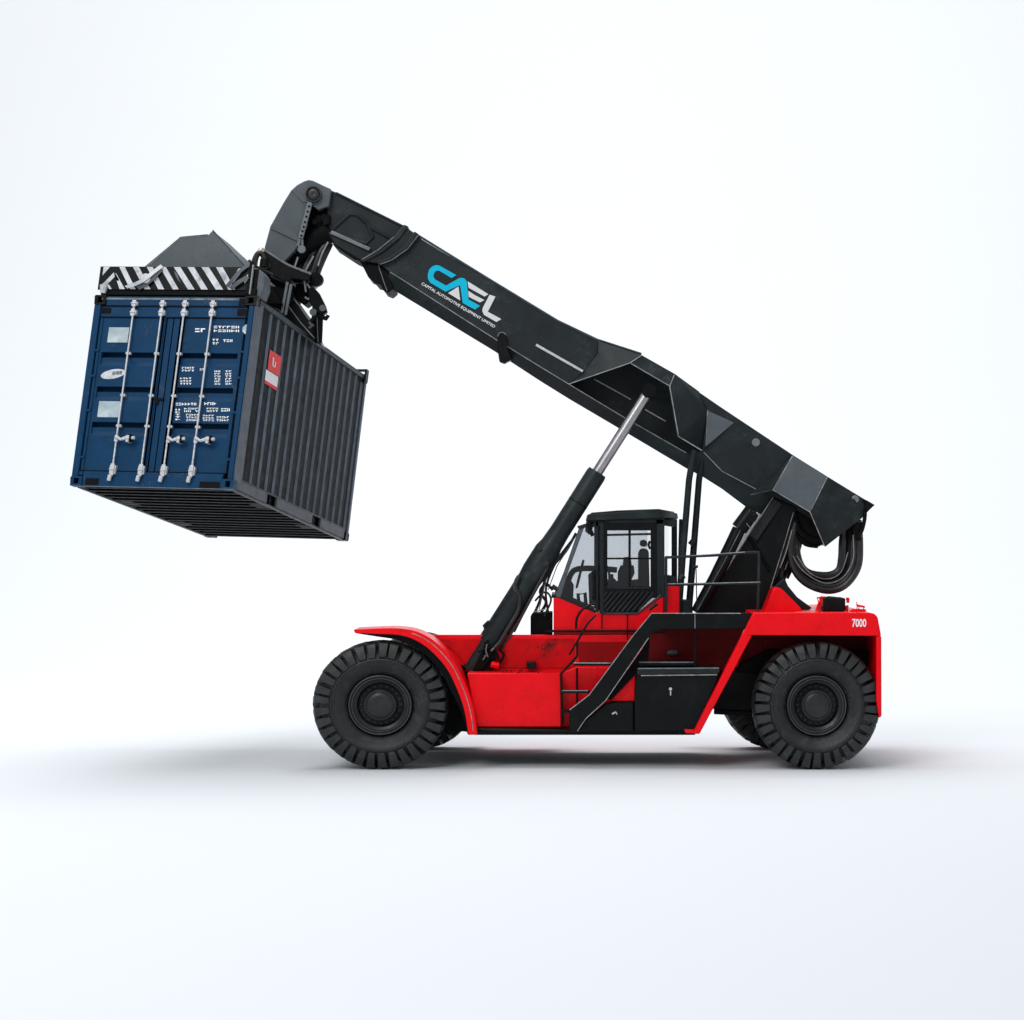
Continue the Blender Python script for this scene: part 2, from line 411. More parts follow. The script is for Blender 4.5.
# ---------------------------------------------------------------- rear body / counterweight
b = MB()
top = [(753, 612.5), (868, 612.5), (874, 613.5), (877.5, 617), (881, 635.8), (747.5, 635)]
b.prism(top, -.03, 4.0, 0.)
b.prism([(753.2, 613), (747.7, 635.2), (752, 635.2), (699.5, 733.8), (692.5, 733.8)], -.028, .20, 0.)
b.prism([(876.2, 636), (881.3, 636), (881.5, 716), (879, 718), (876.2, 700)], -.02, 4.0, 0.)
b.prism([(753.2, 613), (747.7, 635.2), (752, 635.2), (699.5, 733.8), (692.5, 733.8)], 3.75, 3.99, 0.)
rb = b.build('rear_body', 'red', RS, .014)
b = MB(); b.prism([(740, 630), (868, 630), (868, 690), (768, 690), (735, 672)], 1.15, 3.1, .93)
b.build('rear_hull', 'red_shade_dirt', RS, .01)
b = MB(); b.prism([(684.5, 729.5), (698, 730), (698, 733.6), (686, 733.4)], .02, .5, 0.); b.build('fender_foot', 'red', RS, .008)
b = MB(); b.lathe([(0, .001), (0, .07), (.04, .075), (.04, .10)], P(768, 644, 1.12), 16); b.build('hull_plug', 'red_shade_dirt', RS)
b = MB(); b.prism([(764, 612), (773, 589), (776.5, 587.2), (781, 588), (801, 608), (803, 612)], .75, 1.35, .75); b.build('tower_foot', 'red', RS, .02)
b = MB(); b.prism([(772, 588), (784, 577), (788, 586), (797, 597), (812, 608), (805, 611)], 1.36, 2.5, 1.4); b.build('tower_fairing', 'dark', RS, .02)
b = MB()
text_faces(b, lambda x, y: P(851.6 + x, 626.6 - y * 1.32, 0.) + Vector((0, -.034, 0)), '7000', 8.4, .14, sx=.86)
b.build('fleet_number', 'white', RS)
# air cleaner with red clips
b = MB(); b.prism([(823.5, 598.5), (826, 597), (829, 598), (833, 597), (842, 598), (845.5, 598), (845.5, 611.5), (823.5, 611.5)], .5, 1.1, .5)
ac = b.build('air_cleaner', 'black', RS, .02)
b = MB()
for x, y0, y1 in ((819, 604, 612), (821, 597, 606), (848, 599, 603), (847, 606, 612)):
    b.prism([(x - 1.4, y0), (x + 1.6, y0 - 1), (x + 1.4, y1), (x - 1, y1)], .55, .62, .55)
b.tube(PT([(816, 611), (819, 602), (817, 598), (825, 597)], .55), .014, 6)
b.tube(PT([(846, 598.5), (849, 599)], .55), .02, 6)
b.build('clip', 'red', ac, .004)
b = MB()
b.prism([(857, 604.2), (865, 606), (865, 608), (857, 606.5)], .4, .5, .4)
b.tube(PT([(856.5, 601.8), (857.5, 606), (856, 612)], .45), .0080, 6); b.tube(PT([(863.5, 606), (864, 612)], .45), .0080, 6); b.tube(PT([(859, 606), (858.6, 612)], .45), .0080, 6)
b.tube(PT([(850, 611.8), (853, 610.5), (866, 611.2)], .45), .03, 6)
b.build('filler_bracket', 'red', RS, .004)

# ---------------------------------------------------------------- walkway, stringer, tank, ladder, handrail
b = MB()
b.prism([(651.5, 613.5), (752.4, 613.5), (747.6, 629), (656, 629), (648.5, 638.5), (605, 701.5), (585.5, 720), (577, 732.5), (569, 732.5), (569, 711), (588.5, 696), (632, 637)], .10, .30, .10)
b.prism([(655, 615), (742, 615), (740, 620), (655, 620)], .30, .98, .30)
wk = b.build('walkway', 'black', RS, .01)
b = MB()
b.tube(PT([(569.6, 710), (589.2, 695), (632.5, 636.5), (651.6, 613.4), (741, 613.4)], .095), .0065, 6)
b.tube(PT([(577.5, 731), (585.6, 719), (605.6, 700.5), (648.5, 638)], .095), .006, 6)
b.tube(PT([(695, 614.5), (695, 628.5)], .095), .005, 6)
b.build('edge_highlight', 'edge', wk)  # thin pale tubes paint highlights along the edges
b = MB(); b.tube(PT([(694.8, 629), (694.8, 668)], .2), .02, 6); b.build('walkway_strut', 'black', wk)
b = MB()
b.prism([(637.5, 670.5), (716.5, 670.5), (720.5, 672.5), (698, 730.5), (634.5, 731.5), (634.5, 690)], .12, .95, .12)
b.prism([(577.5, 731.5), (584, 721), (606, 703), (634, 701.5), (634, 731.5)], .2, .95, .2)
ft = b.build('fuel_tank', 'black', RS, .02)
b = MB(); b.prism([(637, 668.4), (719.5, 668), (720.2, 671.5), (718, 674.5), (637, 675)], .07, .98, .07)
lid = b.build('tank_lid', 'dark', RS, .015)
b = MB(); b.tube(PT([(641, 675.6), (717, 674.8)], .066), .0080, 6); b.build('edge_highlight', 'edge', lid)
b = MB(); b.lathe([(0, .001), (0, .022), (.02, .024)], P(670.5, 689, .10), 14); b.prism([(669.9, 691), (671.2, 691), (671, 695.5), (670.1, 695.5)], .105, .13, .105); b.build('tank_lock', 'galv', ft)
b = MB()
b.tube(PT([(612, 714), (616, 712)], .18), .014, 6); b.tube(PT([(616, 712), (617, 714.5)], .18), .0080, 6); b.build('drain_tap', 'galv', ft)
b = MB()
b.prism([(638.5, 662.3), (694.5, 662.3), (694.5, 666.2), (638.5, 666.2)], .3, .9, .3); b.build('battery_shelf', 'black', RS, .008)
b = MB(); b.tube(PT([(639, 662.4), (694, 662.4)], .295), .012, 6); b.tube(PT([(638, 668.6), (719, 668.2)], .066), .010, 6); b.build('edge_highlight', 'rib', RS)
b = MB(); b.prism([(666, 652.5), (670, 650), (676, 650), (679.5, 652), (677, 655.5), (669, 656)], .9, .98, .93); b.build('vent_cap', 'grey', RS, .03)
b = MB(); b.prism([(610.5, 701), (635, 676), (634.5, 701)], .3, .6, .3); b.build('step_guard', 'red', RS, .006)
# ladder
b = MB()
b.tube(PT([(562.3, 724), (561, 674), (577.3, 656), (577.3, 641)], .22), .020, 8)
b.tube(PT([(577, 668), (577, 700), (576, 711)], .5), .016, 8)
for y, x0, x1 in ((691.6, 561, 590), (664, 574, 612), (711, 562, 570)):
    b.bar(P(x0, y, .24), P(x1, y, .24), .045, .10)
b.build('ladder', 'black', RS)
b = MB(); b.tube(PT([(574, 663), (611, 663.2)], .18), .008, 6); b.tube(PT([(562, 690.7), (588, 690.7)], .18), .006, 6); b.build('edge_highlight', 'edge', RS)
b = MB()
b.tube(smooth(PT([(569, 655), (577.5, 641), (583, 631), (589, 622), (596, 615)], .4), 4), .016, 8)
b.tube(smooth(PT([(576, 629), (577, 618), (583, 609), (593, 603)], .9), 4), .018, 8)
b.tube(PT([(627.5, 614), (627.5, 640)], .9), .012, 8); b.tube(PT([(602, 613), (602, 629)], .95), .010, 8)
b.build('grab_rail', 'black', RS)
b = MB(); b.tube(PT([(649, 610), (656, 604.5)], .2), .022, 8); b.tube(PT([(655.6, 605), (657, 603.5)], .2), .028, 8); b.build('grab_handle', 'black', RS)
b = MB()
b.tube(smooth(PT([(665, 557.5), (690, 556.4), (720, 555), (745, 552.8), (757, 552.6), (758.6, 555), (758.5, 580), (757.5, 611)], .35), 4), .020, 8)
b.tube(PT([(665, 584.5), (671, 584.6), (710, 584), (761, 582.8)], .35), .020, 8)
b.tube(PT([(666, 557), (666, 612)], .35), .020, 8)
b.tube(PT([(696, 566), (697, 612)], .9), .0080, 6); b.tube(PT([(693, 567), (698, 566.5)], .9), .02, 6)
b.build('handrail', 'dark', RS)
b = MB(); b.tube(PT([(668, 583.9), (710, 583.3), (760, 582.1)], .332), .006, 5); b.tube(PT([(690, 555.7), (745, 552.1)], .332), .006, 5); b.build('edge_highlight', 'edge', RS)

# ---------------------------------------------------------------- cab
Yc0, Yc1 = 1.06, 2.70
b = MB()
b.prism([(553.5, 596), (558, 597), (570, 602.5), (584, 608.5), (596, 613), (638, 613), (661, 595.5), (663.5, 597), (663.5, 640), (553.5, 640)], Yc0, Yc1, Yc0)
b.prism([(664.5, 586.5), (680, 586.5), (680, 613), (680, 634), (664.5, 634)], Yc0 + .15, Yc1, Yc0)
b.build('cab_base', 'red', RS, .012)
b = MB(); b.prism([(545, 630.2), (664, 629.7), (664, 631.8), (545, 632.2)], .94, 1.2, 1.0); b.build('cab_mount', 'black', RS)
def cabx(y, px, py): return P(px, py, Yc0)
def pil(b, x0, x1, y0, y1, Ya, Yb): b.prism([(x0, y0), (x1, y0), (x1, y1), (x0, y1)], Ya, Yb, Yc0)
b = MB()
for Ya, Yb in ((Yc0, Yc0 + .09), (Yc1 - .09, Yc1)):
    pil(b, 595.4, 598.6, 521, 612, Ya, Yb); pil(b, 599.6, 603.8, 521, 613, Ya - .02, Yb)
    pil(b, 656, 664.6, 519, 598, Ya, Yb)
    b.prism([(587, 521), (664, 518), (664, 524), (593, 527), (590, 535), (586, 531)], Ya, Yb, Yc0)
    b.prism([(556, 592), (570, 599), (596, 610), (596, 613), (570, 603), (553, 596.5)], Ya, Yb, Yc0)
b.prism([(577.5, 526), (594, 521), (594, 524), (580, 530)], Yc0, Yc1, Yc0)
b.prism([(551.5, 594.5), (557, 595), (557, 598), (551.5, 598)], Yc0, Yc1, Yc0)
b.prism([(595.4, 519), (664.6, 518), (664.6, 522), (595.4, 523)], Yc0 + .1, Yc1 - .1, Yc0)
# rear chamfered corner: posts
k0 = P(676, 0, Yc0).x
for px, Y in ((676.3, 1.75),):
    b.prism([(px - 2.6, 519), (px + 3.0, 519), (px + 3.0, 590), (px - 2.6, 590)], Y, Y + .1, Yc0)
b.prism([(664, 575), (677, 577), (677, 590), (664, 590)], Yc0 + .25, Yc1 - .2, Yc0)
b.prism([(664, 519), (677, 519), (677, 527), (664, 525)], Yc0 + .25, Yc1 - .2, Yc0)
cab = b.build('cab', 'dark', RS, .008)
for Ya, Yb in ((Yc0, Yc0 + .09), (Yc1 - .09, Yc1)):
    b = MB(); b.prism([(579.8, 527), (584, 528), (567.4, 574), (562.6, 577)], Ya, Yb, Yc0); b.prism([(562.6, 577), (567.4, 574), (560.5, 598), (555, 596)], Ya - .01, Yb, Yc0); b.build('windscreen_post', 'grey', cab, .01)
b = MB()
def roofpt(px, py, Y): q = P(px, py, Yc0); return Vector((q.x, Y, q.z))
lo = [roofpt(586.5, 520.8, .98), roofpt(661, 518.4, .98), roofpt(679.5, 518.8, 1.55), roofpt(679.5, 518.8, 2.3), roofpt(661, 518.4, 2.8), roofpt(586.5, 520.8, 2.8)]
hi = [roofpt(588, 514.2, .98), roofpt(660.5, 509.6, .98), roofpt(679, 513.2, 1.55), roofpt(679, 513.2, 2.3), roofpt(660.5, 509.6, 2.8), roofpt(588, 514.2, 2.8)]
hi2 = [roofpt(591, 512.6, 1.05), roofpt(617, 510.4, 1.05), roofpt(659, 508.8, 1.05), roofpt(676, 511.5, 1.6), roofpt(676, 511.5, 2.25), roofpt(659, 508.8, 2.7), roofpt(617, 510.4, 2.7), roofpt(591, 512.6, 2.7)]
b.loft([lo, hi]); b.loft([hi2, [v + Vector((0, 0, -.06)) for v in hi2]])
b.build('cab_roof', 'dark', cab, .012)
# door
b = MB()
Yd0, Yd1 = Yc0 - .015, Yc0 + .045
pil(b, 603.2, 607.4, 522.5, 612, Yd0, Yd1); pil(b, 650.6, 656.6, 522.5, 598, Yd0, Yd1)
pil(b, 607, 651.2, 523, 530.5, Yd0, Yd1); pil(b, 607, 651.2, 586.5, 593.5, Yd0, Yd1)
pil(b, 628.4, 630.8, 530, 587, Yd0 + .01, Yd1); pil(b, 607, 651, 557.6, 559.4, Yd0 + .01, Yd1)
b.build('door', 'black', cab, .006)
b = MB(); b.prism([(601.5, 594), (607, 591), (652, 589.8), (655.5, 594.5), (637, 612.8), (602, 612.8)], Yc0 - .012, Yc0 + .03, Yc0)
gr = b.build('door_grille', 'soot', cab, .004)
b = MB()
for k in range(15):
    x0 = 590 + k * 5.2
    q = []
    # diagonal slats across the lower door panel
    p0 = [x0, 612]; p1 = [x0 + 17.5, 591]
    def clip(p, q_):
        pts = []
        for i in range(41):
            t = i / 40; x = p[0] + (q_[0] - p[0]) * t; y = p[1] + (q_[1] - p[1]) * t
            if x > 603.5 and x < 653 and y < 612 and y > 591 and (x - 637) / (655.5 - 637) + (y - 594.5) / (612.8 - 594.5) < .93: pts.append((x, y))
        return pts
    pts = clip(p0, p1)
    if len(pts) > 6: b.bar(P(*pts[0], Yc0 - .02), P(*pts[-1], Yc0 - .02), .030, .02)
b.build('grille_slat', 'dark', cab)
b = MB(); b.tube(PT([(602, 613.4), (637.5, 613.4), (661, 595.2)], Yc0 - .02), .014, 6); b.tube(PT([(607, 588), (650.5, 588)], Yd0 - .005), .0060, 6); b.build('edge_highlight', 'slate_rail', cab)
b = MB(); b.tube(smooth(PT([(650, 541), (648.6, 545), (650.2, 549)], Yd0 - .03), 4), .018, 6); b.tube(PT([(597, 571), (594, 571), (594, 600)], Yc0 - .04), .02, 6); b.build('door_handle', 'black', cab)
# panes
def pane(pts, Y, name='window'):
    b = MB(); b.prism(pts, Y, Y + .012, Yc0); return b.build(name, 'glass', cab)
for Y in (Yc0 + .02, Yc1 - .05):
    pane([(607, 530), (651, 530), (651, 587), (607, 587)], Y)
    pane([(582, 529), (595.5, 525), (595.5, 611), (570, 600), (557, 594)], Y)
b = MB(); b.mesh([roofpt(580.5, 528, Yc0 + .09), roofpt(580.5, 528, Yc1 - .09), roofpt(555, 595, Yc1 - .09), roofpt(555, 595, Yc0 + .09)], [(0, 1, 2, 3)])
b.build('windscreen', 'glass', cab)
b = MB(); b.mesh([roofpt(665.2, 527, Yc0 + .1), roofpt(671, 527, 1.75), roofpt(671, 575, 1.75), roofpt(665.2, 575, Yc0 + .1)], [(0, 1, 2, 3)]); b.build('window', 'glass', cab)
# interior
b = MB()
b.prism([(640, 590), (640, 552), (643.5, 548), (650, 550), (651, 590)], 1.55, 2.15, Yc0)
b.prism([(622, 586), (646, 586), (646, 595), (622, 595)], 1.5, 2.2, Yc0)
b.prism([(641.5, 540), (648.5, 540), (649, 547), (641.5, 547)], 1.7, 2.0, Yc0)
b.build('seat', 'soot', cab, .04)
b = MB()
b.prism([(619, 612), (619, 573), (622, 566), (635, 566), (636, 574), (633, 580), (633, 612)], 1.7, 2.0, Yc0)
b.prism([(606, 590), (608, 581), (614, 578), (620, 584), (646, 579), (650, 591)], 1.5, 2.1, Yc0)
b.prism([(606, 590), (607, 584), (611, 580), (615, 583), (640, 581), (651, 577), (651, 591)], 2.2, 2.45, Yc0)
b.prism([(624, 566), (625, 558), (632, 557), (633, 566)], 1.75, 1.95, Yc0)
b.tube(PT([(610, 590), (609, 571), (607, 566)], 2.3), .02, 6)
b.tube(PT([(607, 535), (651, 534)], 2.3), .02, 6)
b.build('console', 'soot', cab, .02)
b = MB()
b.tube(smooth(PT([(561, 600), (566, 588), (571, 574), (578, 569), (596, 568.5), (617, 570)], 1.8), 4), .045, 8)
b.prism([(562, 606), (563, 592), (570, 580), (574, 586), (573, 606)], 1.7, 2.3, Yc0)
b.tube(PT([(579, 604), (578, 594), (585, 593), (586, 606)], 1.5), .03, 8)
b.tube(PT([(612, 586), (611.5, 574)], 1.6), .03, 8)
b.prism([(590, 606), (589, 576), (595, 571), (596, 608)], 1.9, 2.4, Yc0)
b.build('steering_column', 'soot', cab, .01)
b = MB(); b.tube([P(580, 574, 1.8) + Vector((.05 * math.sin(a), .23 * math.cos(a), .2 * math.sin(a))) for a in [2 * math.pi * k / 20 for k in range(21)]], .018, 6); b.build('steering_wheel', 'soot', cab)
b = MB(); b.tube(smooth(PT([(589.5, 523), (590, 529), (593, 536)], Yc0 - .05), 4), .03, 8); b.build('work_lamp', 'black', cab, .005)

# clutter of lines and brackets between the lift cylinder and the cab
b = MB()
b.prism([(530.5, 616), (533, 613), (541, 613), (552.5, 612), (552.5, 642), (530.5, 642)], 1.3, 1.9, 1.3); b.build('valve_block', 'soot', RS, .015)
for pts, r, Y in (([(576, 533), (566, 551), (553, 566), (545, 580), (540, 600), (534, 614)], .022, 1.35), ([(572, 540), (556, 562), (546, 588), (548, 612)], .018, 1.5), ([(568, 546), (548, 570), (536, 590), (527, 606), (514, 632)], .018, 1.25),
                  ([(553, 590), (546, 584), (540, 592), (546, 602), (541, 612)], .024, 1.6), ([(552, 586), (557, 589), (561, 588)], .035, 1.2), ([(535, 601), (545, 592), (551, 600), (544, 616)], .016, 1.2)):
    b = MB(); b.tube(smooth(PT(pts, Y), 5), r, 7); b.build('hydraulic_hose', 'hose', RS)
b = MB()
for pts, Y in (([(574, 539), (557, 566), (548, 590)], 1.3), ([(533, 596), (516, 622), (511, 633)], 1.15), ([(545, 584), (539, 610)], 1.22), ([(534, 612), (546, 609)], 1.2)):
    b.tube(PT(pts, Y), .008, 5)
b.build('pale_cable', 'edge', RS)

# ---------------------------------------------------------------- boom
S, B2 = 1.45, 2.60
TOP = [(415, 234.5), (422, 239.5), (491, 281.5), (557.6, 321.8), (598, 341)]
LINE = [(389, 271.5), (400, 278.4), (497, 340.4), (540, 366.8), (569, 384.4), (624.7, 418), (686.5, 453.5), (703.5, 450), (722, 466), (756, 484), (773, 488)]
BOT = [(386, 286.5), (400, 294), (494, 351), (540, 381), (569, 399), (617.6, 427.6), (686.5, 468.5), (703, 477), (722, 489), (746, 507), (772, 520)]
b = MB()
b.prism(TOP + [(598, 353), (583, 373), (569, 384.4), (540, 366.8), (497, 340.4), (400, 278.4), (389, 271.5), (377, 262), (392, 257), (405, 246)], S, B2, S)          # front box
b.prism([(598, 341), (641, 356), (675, 375), (699, 392), (707, 411), (702, 451), (686.5, 453.5), (624.7, 418), (569, 384.4), (583, 373), (598, 353)], 2.0, B2, S)      # set-back middle
b.prism([(699, 392), (720, 406.5), (793, 455), (827.5, 476.5), (873, 504.5), (861.5, 518), (825, 546), (812, 520), (790, 505), (773, 497), (756, 489.5), (722, 471.5), (703.5, 452), (702, 451), (707, 411)], S, B2, S)
# lower chamfer and bottom plate
nL = len(LINE)
l0 = [P(x, y, S if x < 690 else S + .03) for x, y in LINE]; bt = [P(x, y, 1.57) for x, y in BOT]
rings = []
for a, c in zip(l0, bt):
    rings.append([a, c, Vector((c.x, B2 - .2, c.z + .13)), Vector((a.x, B2, a.z))])
b.loft(rings)
boom = b.build('boom', 'dark', RS, .012)
# rounded top cap strips and thin pale strips painting the edge highlights
b = MB()
b.tube(PT([(390, 272), (400, 278.2), (497, 340.2), (540, 366.6), (569, 384.2)], S - .004), .0065, 6)
b.tube(PT([(569, 384.2), (624.7, 417.8), (686.5, 453)], S - .004), .0065, 6)
b.tube(PT([(569, 384), (630, 363), (641.5, 355.4)], .985), .0065, 6)
b.tube(PT([(631, 363.4), (669.7, 386)], .985), .007, 6)
b.tube(PT([(674.5, 374.5), (669.7, 386.2), (678.5, 436.5), (702, 450.6)], .985), .008, 6)
b.tube(PT([(703.5, 452), (722, 471.2), (756, 489.2)], S - .004), .0065, 6)
b.tube(PT([(751, 494.5), (773, 489.8)], 1.2), .0065, 6)
b.tube(PT([(707.6, 410), (706, 446)], S - .012), .007, 6)
b.tube(PT([(792.5, 456), (773, 490), (810, 512), (824, 545)], 1.01), .007, 6)
b.tube(PT([(827.5, 477), (810, 512)], 1.06), .007, 6)
b.build('edge_highlight', 'edge', boom)
b = MB()
b.tube(PT([(419, 236), (491, 280.4), (557.6, 320.8), (597, 339.6), (641.5, 354)], S + .01), .018, 8)
b.build('top_flange', 'slate_rail', boom)
b = MB(); b.bar(P(536, 344.8, S - .02), P(583, 371.4, S - .02), .038, .03); b.bar(P(594, 379, 1.99), P(631, 399.5, 1.99), .020, .02); b.bar(P(645, 409.5, 1.99), P(666, 421.5, 1.99), .020, .02)
b.build('guide_rail', 'galv', boom, .006)
# facets: cylinder housing on both flanks
def facet(rows, faces, mats, name, parent, bevel=.0):
    for mirror in (False, True):
        b = MB()
        pts = []
        for x, y, Y in rows:
            p = P(x, y, Y)
            if mirror: p.y = 4.05 - p.y
            pts.append(p)
        v = b.verts(pts)
        for f, mi in faces:
            b.mi = mi; b._f([v[i] for i in f])
        b.build(name, mats, parent, bevel, 12)
rows = [(598, 341, S), (598, 353, S), (583, 373, S), (569, 384.4, S - .002), (630, 363, .98), (641.5, 355, 1.04), (675, 374, 1.04), (669.7, 386, .98), (678.5, 436.5, .98), (702, 451, S - .002), (707.6, 410, S - .006), (699, 391.5, S),
        (641.5, 355, 2.03), (675, 374, 2.03), (598, 341, 2.03), (699, 391.5, 2.03), (630.5, 364.5, 2.0), (669, 388, 2.0), (632, 365.5, 1.06), (668, 388, 1.06), (677, 436.5, 1.06), (702, 452, S + .05), (686.5, 454, S + .05)]
faces = [((0, 1, 4, 5), 0), ((1, 2, 3, 4), 0), ((4, 5, 6, 7), 0), ((7, 6, 10, 8), 0), ((8, 10, 9), 0), ((6, 11, 10), 0), ((0, 5, 12, 14), 0), ((5, 6, 13, 12), 0), ((6, 11, 15, 13), 0),
         ((4, 7, 19, 18), 0), ((18, 19, 17, 16), 0), ((7, 8, 20, 19), 0), ((8, 9, 21, 20), 0), ((19, 20, 21, 17), 0)]
facet(rows, faces, ['dark', 'grey'], 'cylinder_housing', boom)
rows = [(793, 455.5, 1.36), (828, 477, 1.36), (810, 512.5, 1.02), (773, 490, 1.02), (758.6, 488, S - .003), (793, 455.5, S), (874, 505, 1.43), (861.5, 518.5, 1.40), (825, 547, 1.36), (828, 477, S), (751, 494.5, 1.15),
        (773, 490, 1.5), (810, 512.5, 1.5), (825, 547, 1.6), (861.5, 518.5, 1.6)]
faces = [((0, 1, 2, 3), 1), ((0, 3, 4), 0), ((4, 3, 10), 0), ((1, 6, 7, 8, 2), 0), ((0, 5, 9, 1), 0), ((3, 2, 12, 11), 0), ((2, 8, 13, 12), 0), ((8, 7, 14, 13), 0)]  # up-facing heel panel in lighter grey, its lit tone put into the colour
facet(rows, faces, ['dark', 'grey'], 'boom_heel', boom)
rows = [(707.4, 410.5, S - .008), (734, 422.6, S - .008), (706.4, 446, S - .09), (703.6, 452, S - .02), (709, 446, S - .002)]
facet(rows, [((0, 1, 2), 1), ((1, 3, 2), 0), ((1, 4, 3), 0)], ['dark', 'grey'], 'gusset_plate', boom)  # tilted facet in lighter grey, painting it as lit
b = MB()
for x, y in ((756, 442.5), (855, 499.5)):
    b.lathe([(0, .001), (-.01, .045), (.0, .06), (.05, .065)], P(x, y, S - .02 if x < 800 else 1.36), 18)
b.build('pin_boss', 'rib', boom)
b = MB(); b.prism([(874, 505), (865.5, 500), (864, 508), (866.5, 512)], 1.35, 2.7, S); b.build('heel_lip', 'black', boom, .006)
b = MB(); b.prism([(797, 509), (811, 513), (824, 544), (818, 546), (806, 535), (798, 520)], 1.5, 2.6, 1.5); b.build('heel_shade_filler', 'soot', boom)  # dark filler added so the open heel underside reads as shaded
# bracket clip under the boom
b = MB(); b.prism(arc(502, 336.5, 4.4, 180, 0, 8) + [(507.5, 349), (512, 360), (508, 362), (504.5, 364), (499.5, 362), (498, 352)], S - .10, S + .12, S); bc = b.build('hose_bracket', 'black', RS, .012)
b = MB(); b.tube(PT(arc(502, 336.5, 4.2, 180, 20, 8), S - .105), .0080, 6); b.build('edge_highlight', 'rib', bc)
# lettering
b = MB()
def LG(l): return [P(410 + x / 10.24, 260 + y / 10.24, S) + Vector((0, -.006, 0)) for x, y in l]
b.m(0).face(LG([(475, 155), (300, 57), (260, 53), (225, 68), (195, 102), (182, 148), (185, 195), (207, 232), (365, 325), (500, 262), (515, 264), (540, 440), (665, 508), (718, 470), (600, 405), (583, 235), (575, 207), (553, 187), (525, 182), (500, 188), (370, 262), (258, 200), (240, 172), (245, 137), (268, 110), (300, 110), (425, 185)]))
b.m(1).face(LG([(497, 272), (515, 415), (390, 338)])).face(LG([(590, 218), (802, 350), (765, 375), (600, 285)])).face(LG([(597, 315), (665, 360), (762, 410), (717, 435), (602, 378)])).face(LG([(815, 355), (875, 375), (797, 530), (935, 605), (885, 635), (757, 562), (740, 522), (745, 490)]))
b.m(2)
ca, sa = math.cos(rad(30.75)), math.sin(rad(30.75))
def LT(x, y): px = 421.0 + x * ca + y * sa; py = 284.4 + x * sa - y * ca; return P(px, py, S) + Vector((0, -.006, 0))
text_faces(b, LT, 'CAPITAL AUTOMOTIVE EQUIPMENT LIMITED', 3.9, .03, sx=1.085)
b.build('logo_lettering', ['cyan', 'pale', 'white'], boom)
# inner telescopic section, collar and slider block
b = MB()
E0, E1 = 1.56, 2.50
b.prism([(329, 189.5), (336, 192.3), (404, 226.3), (430, 246), (400, 272), (377, 264), (360, 260), (334, 244.5), (331, 238), (322, 224.5), (326.5, 214)], E0, E1, E0)
ext = b.build('boom_extension', 'dark', RS, .014)
b = MB()
b.tube(PT([(332.7, 229), (349.4, 214.3), (357, 214.8), (366, 222), (373, 237), (366, 243.6), (347.5, 237.4)], E0 - .01), .028, 8)
b.tube(PT([(357, 214.8), (373, 229), (402, 244.5)], E0 - .01), .026, 8); b.tube(PT([(364, 260), (388, 246), (401, 232)], E0 - .01), .02, 8)
b.tube(PT([(336, 193), (404, 227)], E0 - .01), .02, 8)
b.build('stiffener', 'dark', ext)
b = MB(); b.bar(P(331, 232, E0 - .03), P(370, 249.6, E0 - .03), .055, .06); b.build('wear_strip', 'rib', ext, .006)
b = MB(); b.prism([(333, 236), (369, 251.5), (361, 262), (354, 259), (334, 246)], E0 + .03, E1 - .03, E0); b.build('nose_soffit', 'soot', ext, .01)
b = MB()
cl = [(404, 224.6), (408.5, 226.5), (400, 238.5), (383, 252.5), (363.5, 262.5), (360, 259.5), (378, 249.5), (394, 236.5)]
b.prism(cl, 1.38, 2.68, 1.40)
cr = [(414.5, 231.5), (419.5, 234.8), (408, 249.5), (392, 261), (379, 265.5), (375.5, 262), (388, 258), (403, 247.5)]
b.prism(cr, 1.36, 2.70, 1.40)
b.prism([(406, 227), (417, 235), (404, 248), (388, 259), (375, 263), (364, 261), (383, 252), (398, 240)], 1.42, 2.64, 1.42)
co = b.build('boom_collar', 'dark', RS, .012)
b = MB(); b.tube(PT([(418.5, 235), (408, 248.6), (392, 260), (380, 264.4)], 1.35), .0060, 6); b.tube(PT([(394, 237), (378, 250), (362, 259.6)], 1.37), .008, 6); b.build('edge_highlight', 'rib', co)
b = MB(); b.prism([(360, 261.5), (377.5, 264), (388, 271), (393.5, 288), (388.5, 292.3), (383, 290), (380.5, 284), (375, 283), (371, 278), (368, 277), (364, 269)], 1.5, 2.5, 1.45); sl = b.build('slider_block', 'soot', RS, .012)
b = MB(); b.tube(PT([(378.5, 265.5), (383.5, 281), (387, 290.5)], 1.47), .0075, 6); b.build('edge_highlight', 'rib', sl)
b = MB(); b.prism([(324, 229), (331, 239.6), (334, 246), (360, 261.8), (377, 265.6), (377, 263), (360, 258.5), (334, 243), (326, 229)], E0 + .01, E1, E0); b.build('extension_shade_plate', 'soot', ext)  # black plate added to paint the extension's underside as shaded
# nose (dog-leg head)
b = MB()
nose = [(304, 181.2), (308.6, 179.8), (313, 180.6), (324.3, 186), (331, 189), (329, 206), (318, 210), (309.5, 203), (300, 240), (297, 247.8), (284, 262.2), (264.3, 248.6), (270.2, 226.5), (275.5, 217), (283, 203.5), (291, 190.5), (297, 185)]
b.prism(nose, 1.40, 1.62, 1.40); b.prism(nose, 2.44, 2.66, 1.40)
b.prism([(304, 182), (308.6, 181), (318, 190), (300, 225), (290, 252), (284, 260), (267, 248), (277, 217), (292, 191)], 1.6, 2.45, 1.40)
ns = b.build('boom_head', 'grey', RS, .012)
b = MB()
b.prism([(273.2, 222.8), (276, 222), (296, 233), (299, 238.5), (298, 241.5), (294.5, 240.3), (271.5, 229.4)], 1.375, 1.41, 1.40)
b.prism([(291.5, 191), (294, 189.6), (305, 197.5), (309, 202), (303, 203)], 1.385, 1.41, 1.40)
b.build('head_band', 'grey', ns, .008)
b = MB()
b.tube(PT([(271.8, 228.6), (295, 239.6)], 1.395), .016, 6); b.tube(PT([(292, 191.4), (308, 202.6)], 1.395), .0080, 6)
